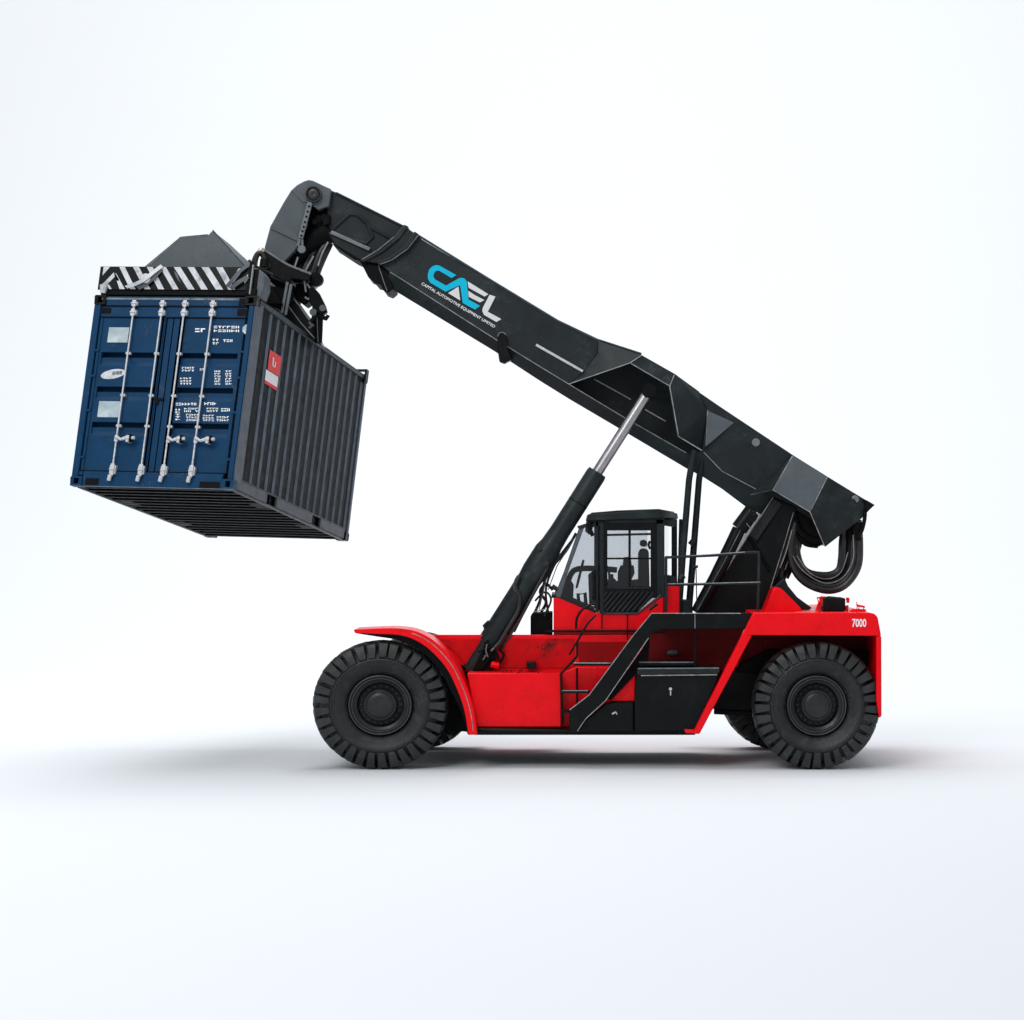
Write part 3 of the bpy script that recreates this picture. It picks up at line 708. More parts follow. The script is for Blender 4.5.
b.build('head_seam', 'soot', ns)
b = MB(); b.lathe([(0, .001), (-.01, .05), (.0, .085), (.05, .09), (.05, .095), (-.03, .10), (-.03, .118), (.1, .12)], P(313.4, 194.2, 1.34), 24); b.build('pivot_pin', 'rim', boom)
b = MB()
b.prism([(318, 192), (330, 189), (334, 194), (326, 202), (331, 206), (324, 218), (330, 226), (323, 236), (306, 244), (305, 232), (312, 206)], 1.7, 2.4, 1.6)
for i in range(12):
    x = random.uniform(314, 328); y = random.uniform(192, 226); r = random.uniform(.03, .07)
    b.lathe([(0, .001), (0, r), (.12, r)], P(x, y, 1.45 + random.uniform(0, .1)), 10)
b.build('head_linkage', 'soot', boom, .01)
b = MB(); b.bar(P(310.2, 202, 1.36), P(300.6, 238.5, 1.36), .075, .05); lk = b.build('tilt_link', 'rib', RS, .01)
b = MB()
for t in (.12, .26, .4, .55, .68, .8, .92):
    p = P(310.2, 202, 1.33).lerp(P(300.6, 238.5, 1.33), t); b.lathe([(0, .001), (0, .018), (.02, .018)], p, 8)
b.build('link_hole', 'soot', lk)
b = MB(); b.tube(PT([(300, 238), (298, 246)], 1.38), .025, 6); b.tube(PT([(302, 238), (302.4, 248)], 1.38), .02, 6); b.lathe([(0, .001), (0, .06), (.06, .06)], P(301.5, 249, 1.36), 10); b.build('link_fork', 'rib', boom)
b = MB()
b.tube(PT([(304, 246), (318, 236), (331, 229)], 1.75), [.17, .20, .20], 14); b.tube(PT([(286, 276), (296, 258), (304, 246)], 1.75), [.13, .14, .17], 12); b.build('damper_cylinder', 'soot', boom)

# ---------------------------------------------------------------- lift cylinders
def lift(Y):
    b = MB()
    a, z = P(471.5, 671, Y), P(597.5, 472, Y)
    d = (z - a)
    b.tube([a, a + d * .02, a + d * .46, a + d * .50, a + d * .60, a + d * .635, a + d * .70, a + d * .985, z], [.175, .178, .178, .192, .192, .165, .152, .152, .14], 28)
    lc = b.build('lift_cylinder', 'dark', RS, 0, 40)
    b = MB(); q = P(649, 391, Y); b.tube([z - d * .02, z.lerp(q, .97)], .082, 20); b.build('cylinder_rod', 'chrome', lc)
    b = MB(); b.tube([q + Vector((0, -.12, 0)), q + Vector((0, .12, 0))], .11, 16); b.build('rod_eye', 'soot', lc)
    b = MB()
    for t in (.40, .43): pass
    yy = Y - .19 if Y < 2 else Y - .19
    b.tube(smooth(PT([(519, 576), (515.5, 583), (516.5, 590), (519.5, 597), (518, 610), (508, 628), (499, 643), (491, 652), (487, 664)], yy), 5), .032, 8)
    b.tube(smooth(PT([(548, 566), (530, 600), (518, 622), (500, 650)], yy + .06), 5), .024, 8)
    b.build('cylinder_hose', 'hose', lc)
    b = MB(); q1 = a + d * .845; b.tube([q1 - d * .002, q1 + d * .002], .156, 28); b.build('weld_ring', 'soot', lc)
    b = MB(); b.lathe([(0, .001), (0, .05), (.05, .05)], P(545.5, 563, Y - .20), 10); b.lathe([(0, .001), (0, .025), (.05, .03)], P(540, 549, Y - .20), 10); b.tube([a + d * .205 + Vector((-.17, -.03, .03)), a + d * .21 + Vector((-.20, -.03, .05)), a + d * .215 + Vector((-.14, -.06, .10))], .03, 6); b.build('hose_clamp', 'rim', lc)
    b = MB()
    b.prism([(473, 670), (480, 655), (487, 643), (497, 652), (494, 669.5)], Y - .235, Y + .25, Y - .2)
    b.tube(smooth(PT([(488, 640), (484, 650), (490, 656), (482, 668)], Y - .27), 4), .022, 6); b.tube(smooth(PT([(484, 642), (495, 650), (499, 660)], Y - .27), 4), .02, 6); b.tube(smooth(PT([(478, 652), (490, 648), (492, 664)], Y - .28), 4), .016, 6)
    b.tube(smooth(PT([(503, 645), (500, 650), (504, 655), (499, 664)], Y - .22), 4), .02, 6)
    b.build('cylinder_foot', 'soot', lc, .008)
    b = MB(); b.tube(smooth(PT([(487, 644), (486, 651), (488, 657)], Y - .29), 4), .010, 5); b.tube(PT([(491, 651), (494, 648)], Y - .29), .014, 5); b.tube(PT([(483, 660), (486, 655)], Y - .29), .01, 5); b.build('hose_tag', 'rib', lc)
    b = MB(); b.prism([(461.5, 663), (466, 667), (467.5, 671), (460, 671)], Y - .1, Y + .1, Y); b.tube(PT([(491, 664), (499, 666)], Y - .26), .05, 8); b.build('foot_lug', 'red', lc, .006)
lift(1.10); lift(2.95)

# ---------------------------------------------------------------- twin posts, tower and hoses behind the cab
for pts, Y in (([(699, 450), (689, 480), (682.4, 560), (678.5, 613)], 1.30), ([(708, 452), (699, 480), (692.8, 560), (688.5, 613)], 1.55)):
    b = MB(); b.tube(PT([(pts[0][0] - 5, pts[0][1]), pts[1], pts[2], pts[3]], Y), [.048, .048, .050, .052], 14)
    q = P(pts[2][0] + 1, 541 if Y > 1.4 else 575, Y - .06); b.tube([q, q + Vector((-.05, 0, -.06))], .05, 8)
    b.build('lift_post', 'dark', RS)
b = MB(); b.prism([(677, 600), (692, 600), (694, 632), (675, 632)], 1.3, 1.8, 1.3); b.prism([(680, 519), (683, 519), (682, 560), (679, 590), (679, 560)], 1.7, 1.85, 1.5); b.build('post_base', 'dark', RS, .01)
b = MB()
b.prism([(773, 497), (797, 508), (796, 513), (764.5, 612), (699, 615)], 1.42, 2.62, 1.42)
tw = b.build('boom_tower', 'black', RS, .01)
b = MB()
b.prism([(774, 498.5), (782, 504.5), (757, 540), (748.5, 535.5)], 1.385, 1.42, 1.40)
b.build('tower_plate', 'dark', tw, .006)
b = MB(); b.tube(PT([(773, 497.4), (748, 536), (699, 613.5)], 1.395), .0080, 6); b.tube(PT([(793.5, 512), (784, 545), (764, 609)], 1.395), .0060, 6); b.build('edge_highlight', 'edge', tw)
b = MB(); b.tube(PT([(748, 537), (760, 553), (770, 571.5)], 1.39), .022, 6); b.tube(PT([(782, 504), (770, 523), (752, 550)], 1.395), .0065, 6); b.build('tower_rib', 'soot', tw)
b = MB(); b.tube(PT([(739, 529), (716, 577), (697, 613)], 1.24), .10, 16); b.tube(PT([(752, 511), (739, 529)], 1.24), [.12, .125], 14); b.lathe([(0, .001), (0, .11), (.3, .11)], P(750, 516, 1.15), 16)
st = b.build('damping_strut', 'black', RS)
b = MB(); b.tube(PT([(742, 527), (724, 562), (697, 611)], 1.145), .0065, 6); b.lathe([(0, .001), (0, .035), (.03, .035)], P(752, 513, 1.13), 12); b.tube(PT([(746, 523), (752, 530)], 1.13), .0080, 6); b.build('edge_highlight', 'rib', st)
# hoses behind the tower
for k, (pts, r, Y) in enumerate([([(795, 516), (792, 540), (783, 565), (775, 590)], .055, 1.62), ([(800, 520), (796, 545), (788, 566), (780, 584)], .05, 1.75), ([(792, 514), (786, 545), (777, 568), (770, 590)], .05, 1.5), ([(803, 527), (797, 552), (786, 578)], .045, 1.9)]):
    b = MB(); b.tube(smooth(PT(pts, Y), 5), r, 8); b.build('tower_hose', 'hose', RS)
b = MB(); b.tube(smooth(PT([(796, 546), (790, 556), (785, 570)], 1.55), 4), .009, 5); b.tube(smooth(PT([(792, 530), (786, 552), (780, 568)], 1.42), 4), .009, 5); b.build('pale_cable', 'edge', RS)
for k in range(11):
    t = (k % 6) / 5; e = random.uniform(-1, 1)
    pts = [(796 + 3 * t, 520 + 2 * t), (790.5 + 5 * t + e, 545 - 3 * t), (793.5 + 6 * t, 568 - 6 * t + e), (806 + 3 * t, 583 - 10 * t), (827 + e, 590.5 - 15 * t), (845 - 7 * t + e, 585.5 - 15 * t), (857.5 - 16 * t, 568 - 9 * t), (860 - 18 * t + e, 545 - 4 * t), (858 - 13 * t, 520)]
    b = MB(); b.tube(smooth(PT(pts, 1.5 + .11 * ((k * 3) % 7) + (.05 if k > 5 else 0)), 5), .056, 9); b.build('hose_loop', 'hose', RS)
b = MB(); b.tube(smooth(PT([(793, 556), (803, 571), (824, 583), (842, 578), (853, 560), (853, 535)], 1.43), 5), .007, 5); b.tube(smooth(PT([(797, 556), (810, 573), (827, 579), (841, 572), (848, 552)], 1.43), 5), .006, 5); b.build('hose_stripe', 'edge', RS)
b = MB(); b.tube(smooth(PT([(864, 500), (865, 515), (862, 530), (857, 538)], 1.4), 4), .03, 8); b.tube(smooth(PT([(794, 516), (800, 531), (812, 540), (822, 541)], 1.5), 4), .06, 8); b.tube(smooth(PT([(799, 535), (806, 543), (818, 545)], 1.55), 4), .05, 8)
b.prism([(855, 524), (862, 522), (861, 540), (856, 541)], 1.42, 2.3, 1.42); b.build('hose_guide', 'soot', RS)

# ================================================================== SHIPPING CONTAINER
O = Vector((-6.905, -.771, 4.055)); RX = Vector((2.333, -.463, -.057)) / 2.44; UY = Vector((.294, .339, 2.689)) / 2.59; FZ = Vector((1.075, 6.001, -.746)) / 6.06
CW, CH, CL = 2.44, 2.59, 6.06
def K(x, y, z): return O + RX * x + UY * y + FZ * z
SC = thing('shipping_container', 'dark blue shipping container with white locking rods on its doors, hung tilted from the spreader', 'container', K(CW / 2, 0, CL / 2))
def kb(b, *a): return b.hexa(K, *a)
def v(t): return CH * (1 - t)          # fraction from the top -> height
for i, (x0, x1) in enumerate(((0, .10), (CW - .10, CW - .02))):
    b = MB(); kb(b, x0, x1, .125, CH - .125, 0, .13); pst = b.build('corner_post', 'blue', SC, .012)
    if i: b = MB(); kb(b, CW - .019, CW, .10, CH - .06, .012, .37); b.build('post_flank', 'blue_steel', pst, .009); b = MB(); kb(b, CW - .06, CW - .03, .12, CH - .08, .37, .56); b.build('post_rebate', 'soot', pst)
    b = MB(); kb(b, (0, CW - .1)[i], (.1, CW)[i], .125, CH - .125, CL - .12, CL); b.build('corner_post', 'blue_steel' if i else 'blue', SC, .012)
def fitting(x, y, z):
    b = MB(); a = (.17, .13, .18); t = .024
    x0, x1, y0, y1, z0, z1 = x, x + a[0], y, y + a[1], z, z + a[2]
    kb(b, x0, x1, y0, y0 + t, z0, z1); kb(b, x0, x1, y1 - t, y1, z0, z1)
    kb(b, x0, x0 + t, y0 + t, y1 - t, z0, z1); kb(b, x1 - t, x1, y0 + t, y1 - t, z0, z1)
    zb = z0 if z > 3 else z1 - t
    kb(b, x0 + t, x1 - t, y0 + t, y1 - t, zb, zb + t)
    kb(b, x0 + t, x0 + t + .025, y0 + t, y1 - t, z0 + .003, z1 - .003); kb(b, x1 - t - .025, x1 - t, y0 + t, y1 - t, z0 + .003, z1 - .003)
    b.build('corner_fitting', 'black' if y > 1 or z > 3 else 'blue', SC, .006)
for x in (-.004, CW - .166):
    for y in (-.004, CH - .126):
        for z in (-.006, CL - .174): fitting(x, y, z)
# header, sill, rails
b = MB(); kb(b, .17, CW - .17, v(.052), CH - .012, .02, .14); kb(b, .1, CW - .13, v(.112), v(.058), .035, .12); b.build('door_header', 'blue', SC, .008)
b = MB(); kb(b, .17, CW - .17, .0, v(.925), .012, .14); kb(b, .02, .16, .14, v(.925), .02, .14); b.build('door_sill', 'blue', SC, .008)
b = MB(); kb(b, .10, CW - .13, v(.022), v(.012), .012, .02); b.build('header_edge', 'rib', SC)
for x0, x1 in ((0, .06), (CW - .06, CW)):
    b = MB(); kb(b, x0, x1, CH - .075, CH - .008, .18, CL - .18); b.build('top_rail', 'slate_rail', SC, .01)
for i, (x0, x1) in enumerate(((.01, .05), (CW - .05, CW - .012))):
    b = MB(); kb(b, x0, x1, .155, .172, .18, CL - .18)
    for z0, z1 in ((.20, 1.62), (2.10, 3.98), (4.44, 5.85)): kb(b, x0, x1, .02, .153, z0, z1)
    kb(b, x0 + (.02 if i == 0 else -.02), x1 + (.02 if i == 0 else -.02), -.01, .02, .2, CL - .2)
    br = b.build('bottom_rail', 'grey', SC, .006, split=False)
    b = MB()
    for z0, z1 in ((1.64, 2.08), (4.0, 4.42)): kb(b, .08 if i == 0 else CW - .3, .3 if i == 0 else CW - .08, .0, .153, z0, z1)
    b.build('fork_pocket', 'soot', br, .004)
b = MB(); kb(b, .115, .25, v(.092), v(.066), .02, .034); b.build('header_block', 'soot', SC); b = MB(); kb(b, CW - .27, CW - .115, v(.10), v(.066), .02, .034); b.build('header_block', 'soot', SC); b = MB(); kb(b, CW - .26, CW - .175, v(.05), v(.012), .008, .019); b.build('header_block', 'soot', SC)
# corrugated walls and roof
def corr(n, L, d):
    out = []; p = L / n
    for k in range(n):
        z = k * p
        out += [(z, 0), (z + p * .36, 0), (z + p * .5, d), (z + p * .84, d)]
    return out + [(L, 0)]
for side in (0, 1):
    b = MB(); z0_ = .52 if side else .14; prof = corr(15 if side else 17, CL - .14 - z0_, .024)
    xs = (lambda d: CW - .028 - d) if side else (lambda d: .028 + d)
    pts = [(xs(d), z + z0_) for z, d in prof]
    va = [b.bm.verts.new(K(x, .165, z)) for x, z in pts]; vb = [b.bm.verts.new(K(x, CH - .07, z)) for x, z in pts]
    for k in range(len(pts) - 1):
        # rising flank of every corrugation gets a lighter colour, painting in its lit side
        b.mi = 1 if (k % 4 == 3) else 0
        b._f([va[k], va[k + 1], vb[k + 1], vb[k]])
    b.build('side_wall', ['slate', 'lit_flank'] if side else ['blue', 'blue'], SC, 0, 15)
b = MB(); prof = corr(26, CL - .26, .025)
va = [b.bm.verts.new(K(.06, CH - .035 - d, z + .13)) for z, d in prof]; vb = [b.bm.verts.new(K(CW - .06, CH - .035 - d, z + .13)) for z, d in prof]
for k in range(len(prof) - 1): b._f([va[k], va[k + 1], vb[k + 1], vb[k]])
b.build('roof', 'slate', SC, 0, 15)
b = MB(); kb(b, .1, CW - .1, .02, CH - .02, CL - .06, CL - .03); b.build('end_wall', 'slate', SC)
b = MB(); kb(b, .06, CW - .06, .155, .18, .14, CL - .1)
for k in range(18):
    z = .25 + k * .325; kb(b, .06, CW - .06, .0, .15, z, z + .06); kb(b, .06, CW - .06, .0, .012, z - .05, z + .06)
b.build('floor_frame', 'soot', SC)
# doors
def door(x0, x1, gx0, gx1):
    b = MB()
    t0, t1 = .118, .918
    zf = .045; th = .05
    prof = [(t0, 0)]
    for g in (.297, .478, .664):
        prof += [(g, 0), (g + .0015, .15), (g + .026, .15), (g + .0275, .028), (g + .05, .028), (g + .072, 0)]
    prof += [(t1, 0)]
    def col(xa, xb, pr):
        va = [b.bm.verts.new(K(xa, v(t), zf + d)) for t, d in pr]; vb = [b.bm.verts.new(K(xb, v(t), zf + d)) for t, d in pr]
        for k in range(len(pr) - 1): b._f([va[k], vb[k], vb[k + 1], va[k + 1]])
    flat = [(t0, 0), (t1, 0)]
    col(x0, gx0, flat); col(gx1, x1, flat); col(gx0, gx1, prof)
    for gx in (gx0, gx1):                       # groove end walls
        for g in (.297, .478, .664):
            b.face([K(gx, v(g), zf), K(gx, v(g + .0015), zf + .15), K(gx, v(g + .026), zf + .15), K(gx, v(g + .0275), zf + .028), K(gx, v(g + .05), zf + .028), K(gx, v(g + .072), zf)])
    kb(b, x0, x1, v(t1), v(t0), zf + .17, zf + .19)
    for a, c in ((x0, x0 + .004), (x1 - .004, x1)): kb(b, a, c, v(t1), v(t0), zf + .002, zf + .18)
    # welded margin frame and hinge-side strip
    kb(b, x0, gx0 - .035, v(t1), v(t0), zf - .018, zf - .002) if x0 < 1 else kb(b, gx1 + .035, x1, v(t1), v(t0), zf - .018, zf - .002)
    return b.build('door', 'blue', SC, .004, 20)
dl = door(.115, 1.215, .19, 1.05); dr = door(1.232, CW - .14, 1.40, 2.25)
b = MB(); kb(b, 1.10, 1.115, v(.915), v(.115), .036, .044); kb(b, 1.085, 1.10, v(.915), v(.115), .02, .027)
b.build('door_gasket', 'blue', dl, .006)
b = MB()
kb(b, 1.09, 1.24, v(.548), v(.538), .018, .043); kb(b, 1.10, 1.16, v(.57), v(.535), .02, .042); b.build('door_latch', 'soot', dr, .004)
b = MB(); kb(b, .105, CW - .13, v(.1155), v(.1125), .03, .06); kb(b, .105, CW - .13, v(.925), v(.9195), .03, .06); kb(b, .105, CW - .13, v(.0575), v(.053), .03, .06); b.build('door_seal', 'soot', SC)
for d_, xs in ((dl, (.254, .43)), (dr, (.569, .741))):
    for f in xs:
        x = f * CW
        b = MB(); b.tube([K(x, v(.06), -.03), K(x, v(.95), -.03)], .0130, 10)
        for t in (.30, .52, .68): kb(b, x - .035, x + .035, v(t + .012), v(t), -.02, .044)
        b.build('locking_rod', 'galv', d_, 0)
        b = MB()
        for ta, tb in ((.028, .062), (.072, .112), (.885, .945)): kb(b, x - .028, x + .028, v(tb), v(ta), -.05, -.03); kb(b, x - .046, x + .046, v(tb - .008), v(ta + .008), -.03, .044); b.tube([K(x - .04, v((ta + tb) / 2), -.062), K(x + .04, v((ta + tb) / 2), -.062)], .0080, 6)
        b.tube([K(x - .02, v(.945), -.04), K(x - .03, v(.975), -.04)], .03, 8)
        b.build('rod_bracket', 'galv', d_, .008)
for d_, f, dx in ((dl, .252, .30), (dr, .573, .27), (dr, .742, .30)):
    x = f * CW; t = .757
    b = MB()
    b.tube([K(x, v(t - .012), -.06), K(x + dx * .3, v(t + .004), -.08), K(x + dx * .55, v(t - .004), -.085), K(x + dx, v(t - .006), -.07)], [.028, .020, .028, .024], 8)
    kb(b, x + dx * .55, x + dx * .72, v(t + .016), v(t - .018), -.09, .044); kb(b, x - .022, x + .03, v(t + .014), v(t - .018), -.05, .0)
    b.build('lock_handle', 'galv', d_, .006)
    b = MB(); kb(b, x + dx * .75, x + dx * .84, v(t + .018), v(t - .022), -.115, -.05); b.build('handle_seal', 'soot', d_)
for t in (.285, .42, .60, .845):
    for x0 in (.07, CW - .15):
        b = MB(); kb(b, x0, x0 + .08, v(t + .012), v(t), .005, .04); b.build('hinge', 'blue', SC, .006)
# notches in the sill beside the lower fittings
b = MB(); kb(b, .22, .42, .01, .10, .004, .011); kb(b, CW - .50, CW - .20, .0, .085, .004, .011); b.build('sill_pocket', 'soot', SC)
# placards and stencilled markings
b = MB()
def quad(b, s0, s1, t0, t1, z=.038): b.face([K(s0 * CW, v(t0), z), K(s1 * CW, v(t0), z), K(s1 * CW, v(t1), z), K(s0 * CW, v(t1), z)])
kb(b, .105 * CW, .232 * CW, v(.247), v(.167), .036, .0445); b.build('placard', 'placard', dl, .002)
b = MB(); kb(b, .105 * CW, .238 * CW, v(.640), v(.556), .036, .0445); b.build('placard', 'placard', dl, .002)
b = MB(); b.face([K((.168 + .075 * math.cos(a)) * CW, v(.413 - .025 * math.sin(a) - .010 * math.cos(a)), .040) for a in [2 * math.pi * k / 28 for k in range(28)]]); ov = b.build('oval_emblem', 'white_worn', dl)
b = MB()
for i, (dx, w_) in enumerate(((.0, .018), (.022, .02), (.044, .016))): b.face([K((.165 + dx) * CW, v(.400 - i * .002), .036), K((.165 + dx + w_) * CW, v(.400 - i * .002), .036), K((.162 + dx + w_) * CW, v(.418 - i * .002), .036), K((.162 + dx) * CW, v(.418 - i * .002), .036)])
b.build('emblem_mark', 'rib', dl)
b = MB()
def stencil(body, s0, t0, size, sx=1., bold=.012):
    text_faces(b, lambda x, y: K(s0 * CW + x, v(t0) + y, .0405), body, size, bold, sx=sx)
def pxst(px, py):
    t = (py - 297) / (187 + 5 * (px - 95) / 164); xl = 95 - 28 * t; return (px - xl) / (164 + 3 * t), t
def block(x0, x1, y0, y1, rows, cols, fill=.72):
    """illegible stencilled characters: short strokes in rows"""
    for r in range(rows):
        for c in range(cols):
            if random.random() > fill + .2: continue
            ax = x0 + (x1 - x0) * c / cols; bx = x0 + (x1 - x0) * (c + .78) / cols
            ay = y0 + (y1 - y0) * r / rows; by = y0 + (y1 - y0) * (r + .62) / rows
            kind = random.randint(0, 4)
            segs = [((0, 0, .34, 1), (0, 0, 1, .3)), ((0, 0, .34, 1), (.66, 0, 1, 1)), ((0, .36, 1, .66), (0, 0, .34, 1)), ((.33, 0, .67, 1), (0, 0, 1, .28)), ((0, 0, 1, .3), (0, .7, 1, 1))][kind]
            for u0, w0_, u1, w1_ in segs:
                q = [(ax + (bx - ax) * u, ay + (by - ay) * w_) for u, w_ in ((u0, w0_), (u1, w0_), (u1, w1_), (u0, w1_))]
                b.face([K(pxst(x, y)[0] * CW, v(pxst(x, y)[1]), .0405 - random.uniform(0, .001)) for x, y in q])
block(195.5, 207, 329, 335, 1, 2, 1); block(214.5, 241, 326.5, 334, 2, 6, 1); block(213, 220, 339.5, 346.5, 2, 2, 1); block(224, 234, 340, 344, 1, 3, 1)
block(182, 195, 367.5, 373, 2, 4, .9); block(200, 205, 369, 372, 1, 2, .8); block(180, 192, 378, 386, 3, 4, 1); block(215, 221.5, 371, 386, 6, 2, 1); block(226, 233, 371, 386, 6, 2, .85)
block(175.5, 197, 403, 407, 1, 7, .9); block(204.5, 217, 402.5, 407, 1, 4, 1); block(175, 181, 409, 421, 5, 1, .9); block(184, 199, 408, 413, 2, 4, .7); block(186, 200, 414, 422, 3, 5, .9); block(207, 219, 408, 413, 2, 4, .8); block(221.5, 231, 408.5, 413.5, 1, 3, 1); block(203, 215, 415, 422, 3, 4, .8); block(217, 230, 416.5, 422.5, 2, 5, .9)
b.build('stencilled_marking', 'white', dr)
b = MB(); b.face([K((pxst(247.8, 330)[0] + .026 * math.cos(a)) * CW, v(pxst(247.8, 330)[1] - .026 * math.sin(a)), .022) for a in [2 * math.pi * k / 7 for k in range(7)]]); rd = b.build('round_label', 'placard', dr)
# red and white sticker on the side
b = MB()
xs = CW - .018
def sq(z0, z1, t0, t1, m_, x=xs): b.mi = m_; b.face([K(x, v(t0), z0), K(x, v(t0), z1), K(x, v(t1), z1), K(x, v(t1), z0)])
sq(.92, 1.50, .212, .318, 0); sq(.86, 1.46, .322, .378, 1); sq(.86, 1.46, .378, .396, 0)
sq(1.10, 1.15, .25, .284, 1, xs + .004); sq(1.22, 1.26, .256, .284, 1, xs + .004); sq(1.14, 1.24, .28, .287, 1, xs + .004); sq(1.07, 1.15, .243, .25, 1, xs + .004)
b.build('warning_sticker', ['sticker_red', 'white'], SC, split=False)

# ================================================================== SPREADER
SP = thing('spreader', 'charcoal container spreader with black and white striped end beam, lying on the container roof', 'spreader', K(CW / 2, CH + .02, CL / 2))
T = CH + .03
b = MB()
kb(b, .72, 1.74, T + .06, T + .36, .40, 1.2); kb(b, .72, 1.74, T + .10, T + .58, 1.2, CL - .7)
kb(b, .62, 1.82, T + .08, T + .14, .5, CL - .45)
mb_ = b.build('main_beam', 'black', SP, .015)
b = MB()
for y, x in ((T + .585, 1.742), (T + .13, 1.826), (T + .40, 1.75)): b.tube([K(x, y, 1.5), K(x, y, CL - .6)], .014, 6)
b.build('edge_highlight', 'rib', mb_)  # pale tubes painting highlights on the beam edges
for i, z0 in enumerate((.02, CL - .34)):
    b = MB(); kb(b, .05, CW - .04 - .25 * i, T - .015, T + .09 - .02 * i, z0 + .04, z0 + .30)
    if i == 0: kb(b, .10, CW - .05, T + .07, T + .36, z0 + .07, z0 + .28)
    eb = b.build('end_beam', 'soot', SP, .01)
    if i == 0:
        b = MB(); kb(b, .0, CW - .15, T + .055, T + .375, z0 + .02, z0 + .045); b.build('hazard_board', 'black', eb, .004)
        b = MB()
        zf = z0 + .014
        y0, y1 = T + .062, T + .368
        def stripe(xt, xb, w_, ya=y0, yb=y1, sh=.04):
            xt -= sh; xb -= sh; b.face([K(xt, yb, zf), K(xt + w_, yb, zf), K(xb + w_, ya, zf), K(xb, ya, zf)])
        stripe(.33, .54, .085); stripe(.54, .76, .09); stripe(.75, .97, .09); stripe(.95, 1.19, .09); stripe(1.16, 1.42, .10); stripe(1.37, 1.62, .10); stripe(1.58, 1.84, .11); stripe(1.80, 2.03, .10)
        b.face([K(.05, y1, zf), K(.15, y1, zf), K(.05, y1 - .12, zf)])
        b.face([K(.06, y0 + .06, zf), K(.22, y0 + .23, zf), K(.24, y0 + .17, zf), K(.10, y0 + .02, zf)])
        b.face([K(.22, y0 + .23, zf), K(.26, y0 + .21, zf), K(.42, y0, zf), K(.34, y0, zf)])
        b.face([K(.14, y0 + .06, zf), K(.17, y0 + .06, zf), K(.22, y0 + .0, zf), K(.18, y0, zf)])
        b.face([K(2.10, y1 - .02, zf), K(2.20, y1 - .0, zf), K(2.05, y0 + .1, zf), K(2.0, y0 + .08, zf)])
        b.face([K(2.2, y0 + .16, zf), K(2.31, y0 + .26, zf), K(2.31, y0 + .2, zf), K(2.22, y0 + .08, zf)])
        b.build('hazard_stripe', 'white_worn', eb)
        # loose, bent lengths of striped sheet
        for pts, w_, m_ in (([(.50, .03, -.02), (.66, .07, -.06), (.80, .14, -.07), (.90, .24, -.04), (1.0, .33, -.01)], .055, 'white_worn'), ([(.66, .03, .0), (.80, .10, -.03), (.90, .20, -.02), (.98, .30, 0)], .10, 'grey'),
                            ([(1.22, .24, -.01), (1.30, .12, -.05), (1.40, .03, -.02)], .07, 'grey'), ([(2.02, .05, -.01), (2.10, .12, -.06), (2.2, .25, -.05), (2.3, .34, -.01)], .05, 'grey'), ([(2.08, .02, -.01), (2.2, .10, -.05), (2.32, .18, -.02)], .06, 'grey')):
            b = MB(); sm = smooth([K(x - .05, T + .05 + y, z0 + .0 + z) for x, y, z in pts], 4)
            up = (UY * .6 - RX * .8).normalized()
            b.loft([[p - up * w_ / 2 - FZ * .006, p + up * w_ / 2 - FZ * .006, p + up * w_ / 2 + FZ * .006, p - up * w_ / 2 + FZ * .006] for p in sm]); b.build('bent_strip', m_, eb)
        b = MB(); b.tube([K(.74, T + .20, z0 + .0), K(.74, T + .20, z0 - .05)], .07, 10); b.tube([K(.10, T - .0, z0 + .0), K(.10, T + .11, z0 - .0)], [.04, .06], 8); b.build('twistlock', 'galv', eb)
# hood plate (tall trapezoid standing behind the striped board)
b = MB()
hz0, hz1 = .42, .98
tr = [(.36, T + .30), (1.02, T + .865), (1.43, T + .90), (1.49, T + .965), (2.24, T + .30)]
tr2 = [(.46, T + .30), (1.10, T + .81), (1.50, T + .83), (1.58, T + .90), (2.38, T + .30)]
b.loft([[K(x, y, hz0) for x, y in tr], [K(x, y, hz1) for x, y in tr2]])
hd = b.build('beam_hood', 'grey', SP, .012)
b = MB(); b.tube([K(1.495, T + .967, hz0), K(2.24, T + .31, hz0)], .0080, 6); b.tube([K(.37, T + .315, hz0 - .004), K(1.02, T + .868, hz0 - .004), K(1.43, T + .903, hz0 - .004)], .008, 6); b.build('edge_highlight', 'slate_rail', hd)
b = MB(); b.tube([K(2.25, T + .52, .7), K(2.25, T + .62, .7)], .07, 10); b.tube([K(2.15, T + .50, .6), K(2.42, T + .38, .6)], .03, 8); b.build('hood_knob', 'soot', SP)
# corner guides
def guide(x, z, m_='dark'):
    b = MB(); s = 1 if x > 1 else -1
    kb(b, x, x + .035 * s, CH - .10, T + .05, z + .15, z + .30); kb(b, x - .2 * s, x, T + .02, T + .05, z + .17, z + .28)
    b.build('corner_guide', m_, SP, .01)
guide(-.03, CL - .36); guide(CW + .0, CL - .36)
b = MB()
b.loft([[K(CW - .10, T + .02, z), K(CW + .02, T - .04, z), K(CW + .06, T + .10, z), K(CW + .04, T + .27, z), K(CW - .05, T + .36, z), K(CW - .14, T + .38, z)] for z in (.10, .40)])
b.build('corner_guide', 'grey', SP, .02)
b = MB(); kb(b, CW - .18, CW - .13, T - .0, T + .45, .02, .07); b.build('guide_bar', 'soot', SP, .006)
b = MB(); kb(b, CW - .13, CW - .115, T + .0, T + .40, .015, .06); b.build('edge_highlight', 'edge', SP)
b = MB(); b.prism([(288, 293), (291, 293.5), (314, 325), (316, 334), (322, 346), (300, 330), (280, 311), (281, 300)], 1.62, 2.2, 1.6); b.build('slide_beam', 'black', SP, .008)
